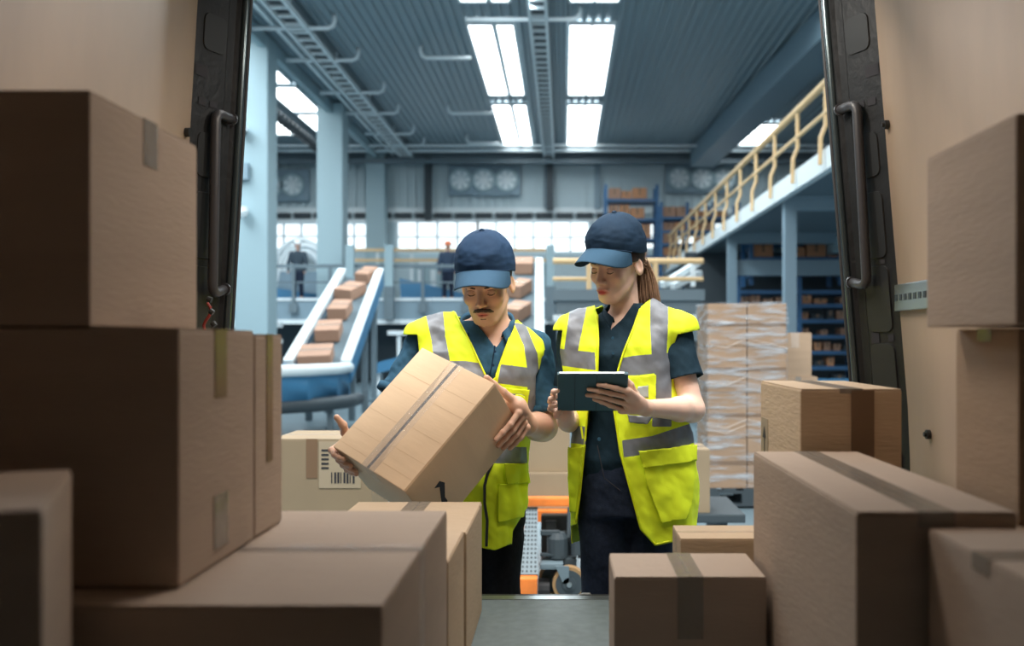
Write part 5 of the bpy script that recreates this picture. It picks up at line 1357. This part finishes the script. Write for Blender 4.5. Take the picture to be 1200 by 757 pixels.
# trousers
S = Sdf(); S.col(rings([(610, 516, 614, .125, 0), (570, 516, 614, .125, 0), (535, 520, 612, .118, 0)], YM), .02)
for a, k_, f_ in ((px3(540, 580, YM), px3(538, 710, YM), np.array([px3(536, 0, YM)[0], YM+.02, .09])), (px3(586, 580, YM), px3(587, 710, YM), np.array([px3(588, 0, YM)[0], YM+.02, .09]))):
    S.cap(a, k_, .088, .062, .03); S.cap(k_, f_, .062, .055, .03)
garment(S, .007, 0, [lambda V: (V[:, 2]-zz(538, YM))*100, lambda V: (.085-V[:, 2])*100], [], 'trousers', [M['trouser_m']], mroot, (.006, 8, .002, 25), seed=14)
shoes(px3(562, 0, YM)[0], YM, 0, mroot)
# vest
S = Sdf(); S.col(rings([(660, 530, 606, .14, 0), (625, 524, 613, .145, 0), (590, 520, 617, .15, 0), (550, 518, 616, .146, 0), (520, 512, 617, .14, 0), (480, 500, 627, .14, 0), (440, 491, 634, .142, -.005), (412, 486, 636, .125, 0), (396, 500, 626, .10, .005), (384, 520, 612, .085, .01), (372, 545, 597, .075, .01)], YM-.005), .03)
S.cap(px3(497, 397, YM-.0), px3(545, 386, YM), .068, .058, .04); S.cap(px3(619, 409, YM+.01), px3(600, 394, YM), .062, .056, .04)
op_m = [(533, 340), (532, 364), (541, 382), (552, 403), (562, 425), (569, 440), (575, 447), (581, 441), (588, 420), (595, 400), (602, 385), (612, 340)]
arm_r = lambda V: polyd(proj(V), [(400, 392), (489, 392), (491, 411), (494, 470), (400, 520)])
arm_l = lambda V: polyd(proj(V), [(660, 400), (638, 410), (636, 425), (628, 440), (627, 485), (632, 500), (720, 500), (720, 400)])
hem = lambda V: np.where(V[:, 1] < YM+.04, polyd(proj(V), [(480, 610), (568, 643), (580, 645), (600, 637), (601, 622), (617, 596), (640, 594), (660, 760), (460, 760)]), -5)
hem2 = lambda V: (zz(638, YM)-V[:, 2])*100
neck_cut = lambda V: (.104-np.sqrt((V[:, 0]-px3(571, 0, YM)[0])**2+(V[:, 1]-YM+.0)**2))*(V[:, 2] > zz(402, YM))*100-.01
yfm = lambda poly: pfn(poly, YM+.04)
bandm = lambda z0, z1: (lambda V: np.where(V[:, 1] > YM+.04, np.minimum(V[:, 2]-z0, z1-V[:, 2])*100, -5))
stripes_m = [yfm([(497, 360), (519, 362), (522, 395), (527, 421), (525, 446), (511, 446), (506, 400)]), yfm([(602, 378), (616, 380), (630, 415), (633, 455), (627, 492), (616, 492), (619, 440), (614, 405)]),
             yfm([(587, 427), (628, 432), (628, 455), (583, 449)]), yfm([(546, 423), (564, 426), (572, 444), (500, 444), (500, 423)]), yfm([(500, 520), (617, 524), (618, 543), (500, 543)]),
             bandm(zz(452, YM), zz(428, YM)), bandm(zz(543, YM), zz(521, YM))]
mvest, VV, TT = garment(S, .006, .004, [yfm(op_m), arm_r, arm_l, neck_cut, hem, hem2], stripes_m, 'reflective_vest', [M['vest'], M['refl']], mroot, (.013, 7, .004, 20), seed=21, st=(1.4, 1.4, .6), thick=.004)
patch('chest_pocket', VV, TT, [(585, 453), (619, 457), (615, 492), (588, 500)], YM, .007, M['vest'], mvest, .005)
patch('badge_window', VV, TT, [(595.5, 460), (613, 462), (609, 488), (593, 484)], YM, .013, M['refl'], mvest, .001)
patch('badge_label', VV, TT, [(602, 461), (613, 463), (611, 473), (600, 470)], YM, .0155, M['vest'], mvest, .001)
patch('badge_card', VV, TT, [(595, 471), (609, 475), (607, 485), (593, 482)], YM, .016, mat('dark badge', (.05, .06, .07), .4), mvest, .001)
patch('pocket_flap', VV, TT, [(589, 543), (614, 543), (618, 566), (592, 567)], YM, .012, M['vest'], mvest, .004)
patch('pocket', VV, TT, [(583, 567), (617, 566), (612, 605), (583, 612)], YM, .008, M['vest'], mvest, .006)
edge_trim(dens([(577, 543), (571, 556), (568, 569), (568, 590), (571, 610), (570, 640)]), YM, mvest, .0045, 'black_pl', S_=S, off=.010, nm='front_zip')
edge_trim(dens([(532, 364), (541, 382), (552, 403), (562, 425), (569, 440)]), YM, mvest, .003, S_=S, off=.008)
edge_trim(dens([(597, 396), (588, 420), (581, 441)]), YM, mvest, .003, S_=S, off=.008)
mcap = cap_mesh(HM, mroot, M['cap'], M['capbrim'], False, 8.0)
S = Sdf(); S.ell(HM.w((0, -.026, .030)), np.array((.0775, .0925, .0785))*1.06, HM.R, .01)
V, Q = S.mesh(.005); T = tri(Q)
def hcut2(V):
    q = HM.l(V); return np.maximum(np.maximum(q[:, 1]-.022, -.045-q[:, 2]), np.minimum(.016-q[:, 2], q[:, 1]+.024))*100
V, T = cut(V, T, hcut2); T = T[hcut2(V[T].mean(1)) <= 0]
hr = to_obj('hair', V, T, M['hair_m'], mroot, thick=.003)

# ================= far workers on the deck =================
def far_person(px, Y, top, yaw, hat, jacket, lab):
    h_ = 1.76; sc_ = (DZ+h_); x = wx(px, Y); r = thing('person', (x, Y, DZ), lab, 'person')
    S = Sdf(); c = np.array([x, Y, DZ])
    S.col([(DZ+.85, x, Y, .16, .11), (DZ+1.1, x, Y, .15, .11), (DZ+1.35, x, Y, .20, .12), (DZ+1.45, x, Y, .12, .09)], .05)
    S.cap(c+[0, 0, 1.45], c+[0, 0, 1.58], .05, .05); S.ell(c+[0, -.01, 1.65], (.08, .095, .115), k=.03)
    hands = []
    for sx in (-1, 1):
        el_ = c+[sx*.27, -.02, 1.12]; w_ = c+[sx*.25, -.14, .92]; S.cap(c+[sx*.19, 0, 1.40], el_, .06, .048, .04); S.cap(el_, w_, .045, .033, .03)
        for j in range(4): S.cap(w_+[0, 0, -.03], w_+[(j-1.5)*.017, -.02, -.14], .014, .010, .01)
        S.cap(w_, w_+[-sx*.035, -.03, -.08], .014, .01, .01)
        S.cap(c+[sx*.09, 0, .9], c+[sx*.1, -.02, .5], .095, .07, .04); S.cap(c+[sx*.1, -.02, .5], c+[sx*.11, .02, .08], .065, .05, .03); S.cap(c+[sx*.11, .02, .05], c+[sx*.12, -.14, .04], .045, .04, .02)
    V, Q = S.mesh(.018); T = tri(Q)
    V, T = cut(V, T, lambda V: (V[:, 2]-DZ-1.50)*10)
    col_ = np.tile(np.array([.55, .33, .25]), (len(V), 1))
    to_obj('body', V, T, M['skin'], r, col=col_)
    for nm, lo_, hi_, m_, off in (('jacket', .86, 1.49, jacket, .018), ('trousers', .1, .92, M['trouser'], .014)):
        V2, Q2 = S.mesh(.02, off); T2 = tri(Q2)
        def f1(V): 
            z = V[:, 2]-DZ; d = np.abs(V[:, 0]-x)
            g = np.maximum(z-hi_, lo_-z)
            return (np.maximum(g, (d-.19)*(nm == 'trousers')) if nm == 'trousers' else g)*10
        V2, T2 = cut(V2, T2, f1); T2 = T2[f1(V2[T2].mean(1)) <= 0]; to_obj(nm, V2, T2, m_, r)
    b = MB(); hc_ = c+np.array([0, -.01, 1.69])
    b.tube([hc_+[0, 0, t] for t in (0, .04, .08, .11, .125)], [.115, .112, .095, .06, .015], 18); b.tube([hc_+[0, -.02, -.004], hc_+[0, -.02, .008]], [.14, .135], 18)
    b.obj('hard_hat', hat, r, smooth=True); return r
M['jacket'] = mat('dark jacket', (.03, .055, .10), .8); M['jacket2'] = mat('dark grey jacket', (.03, .05, .07), .8)
far_person(525, 30.0, 270, 0, mat('orange helmet', (.85, .26, .10), .4), M['jacket'], 'far worker in orange helmet and dark jacket standing on the deck')
far_person(349, 29.8, 297, 0, mat('white helmet', (.8, .85, .88), .4), M['jacket2'], 'far worker in white helmet beside the looping spiral conveyor')
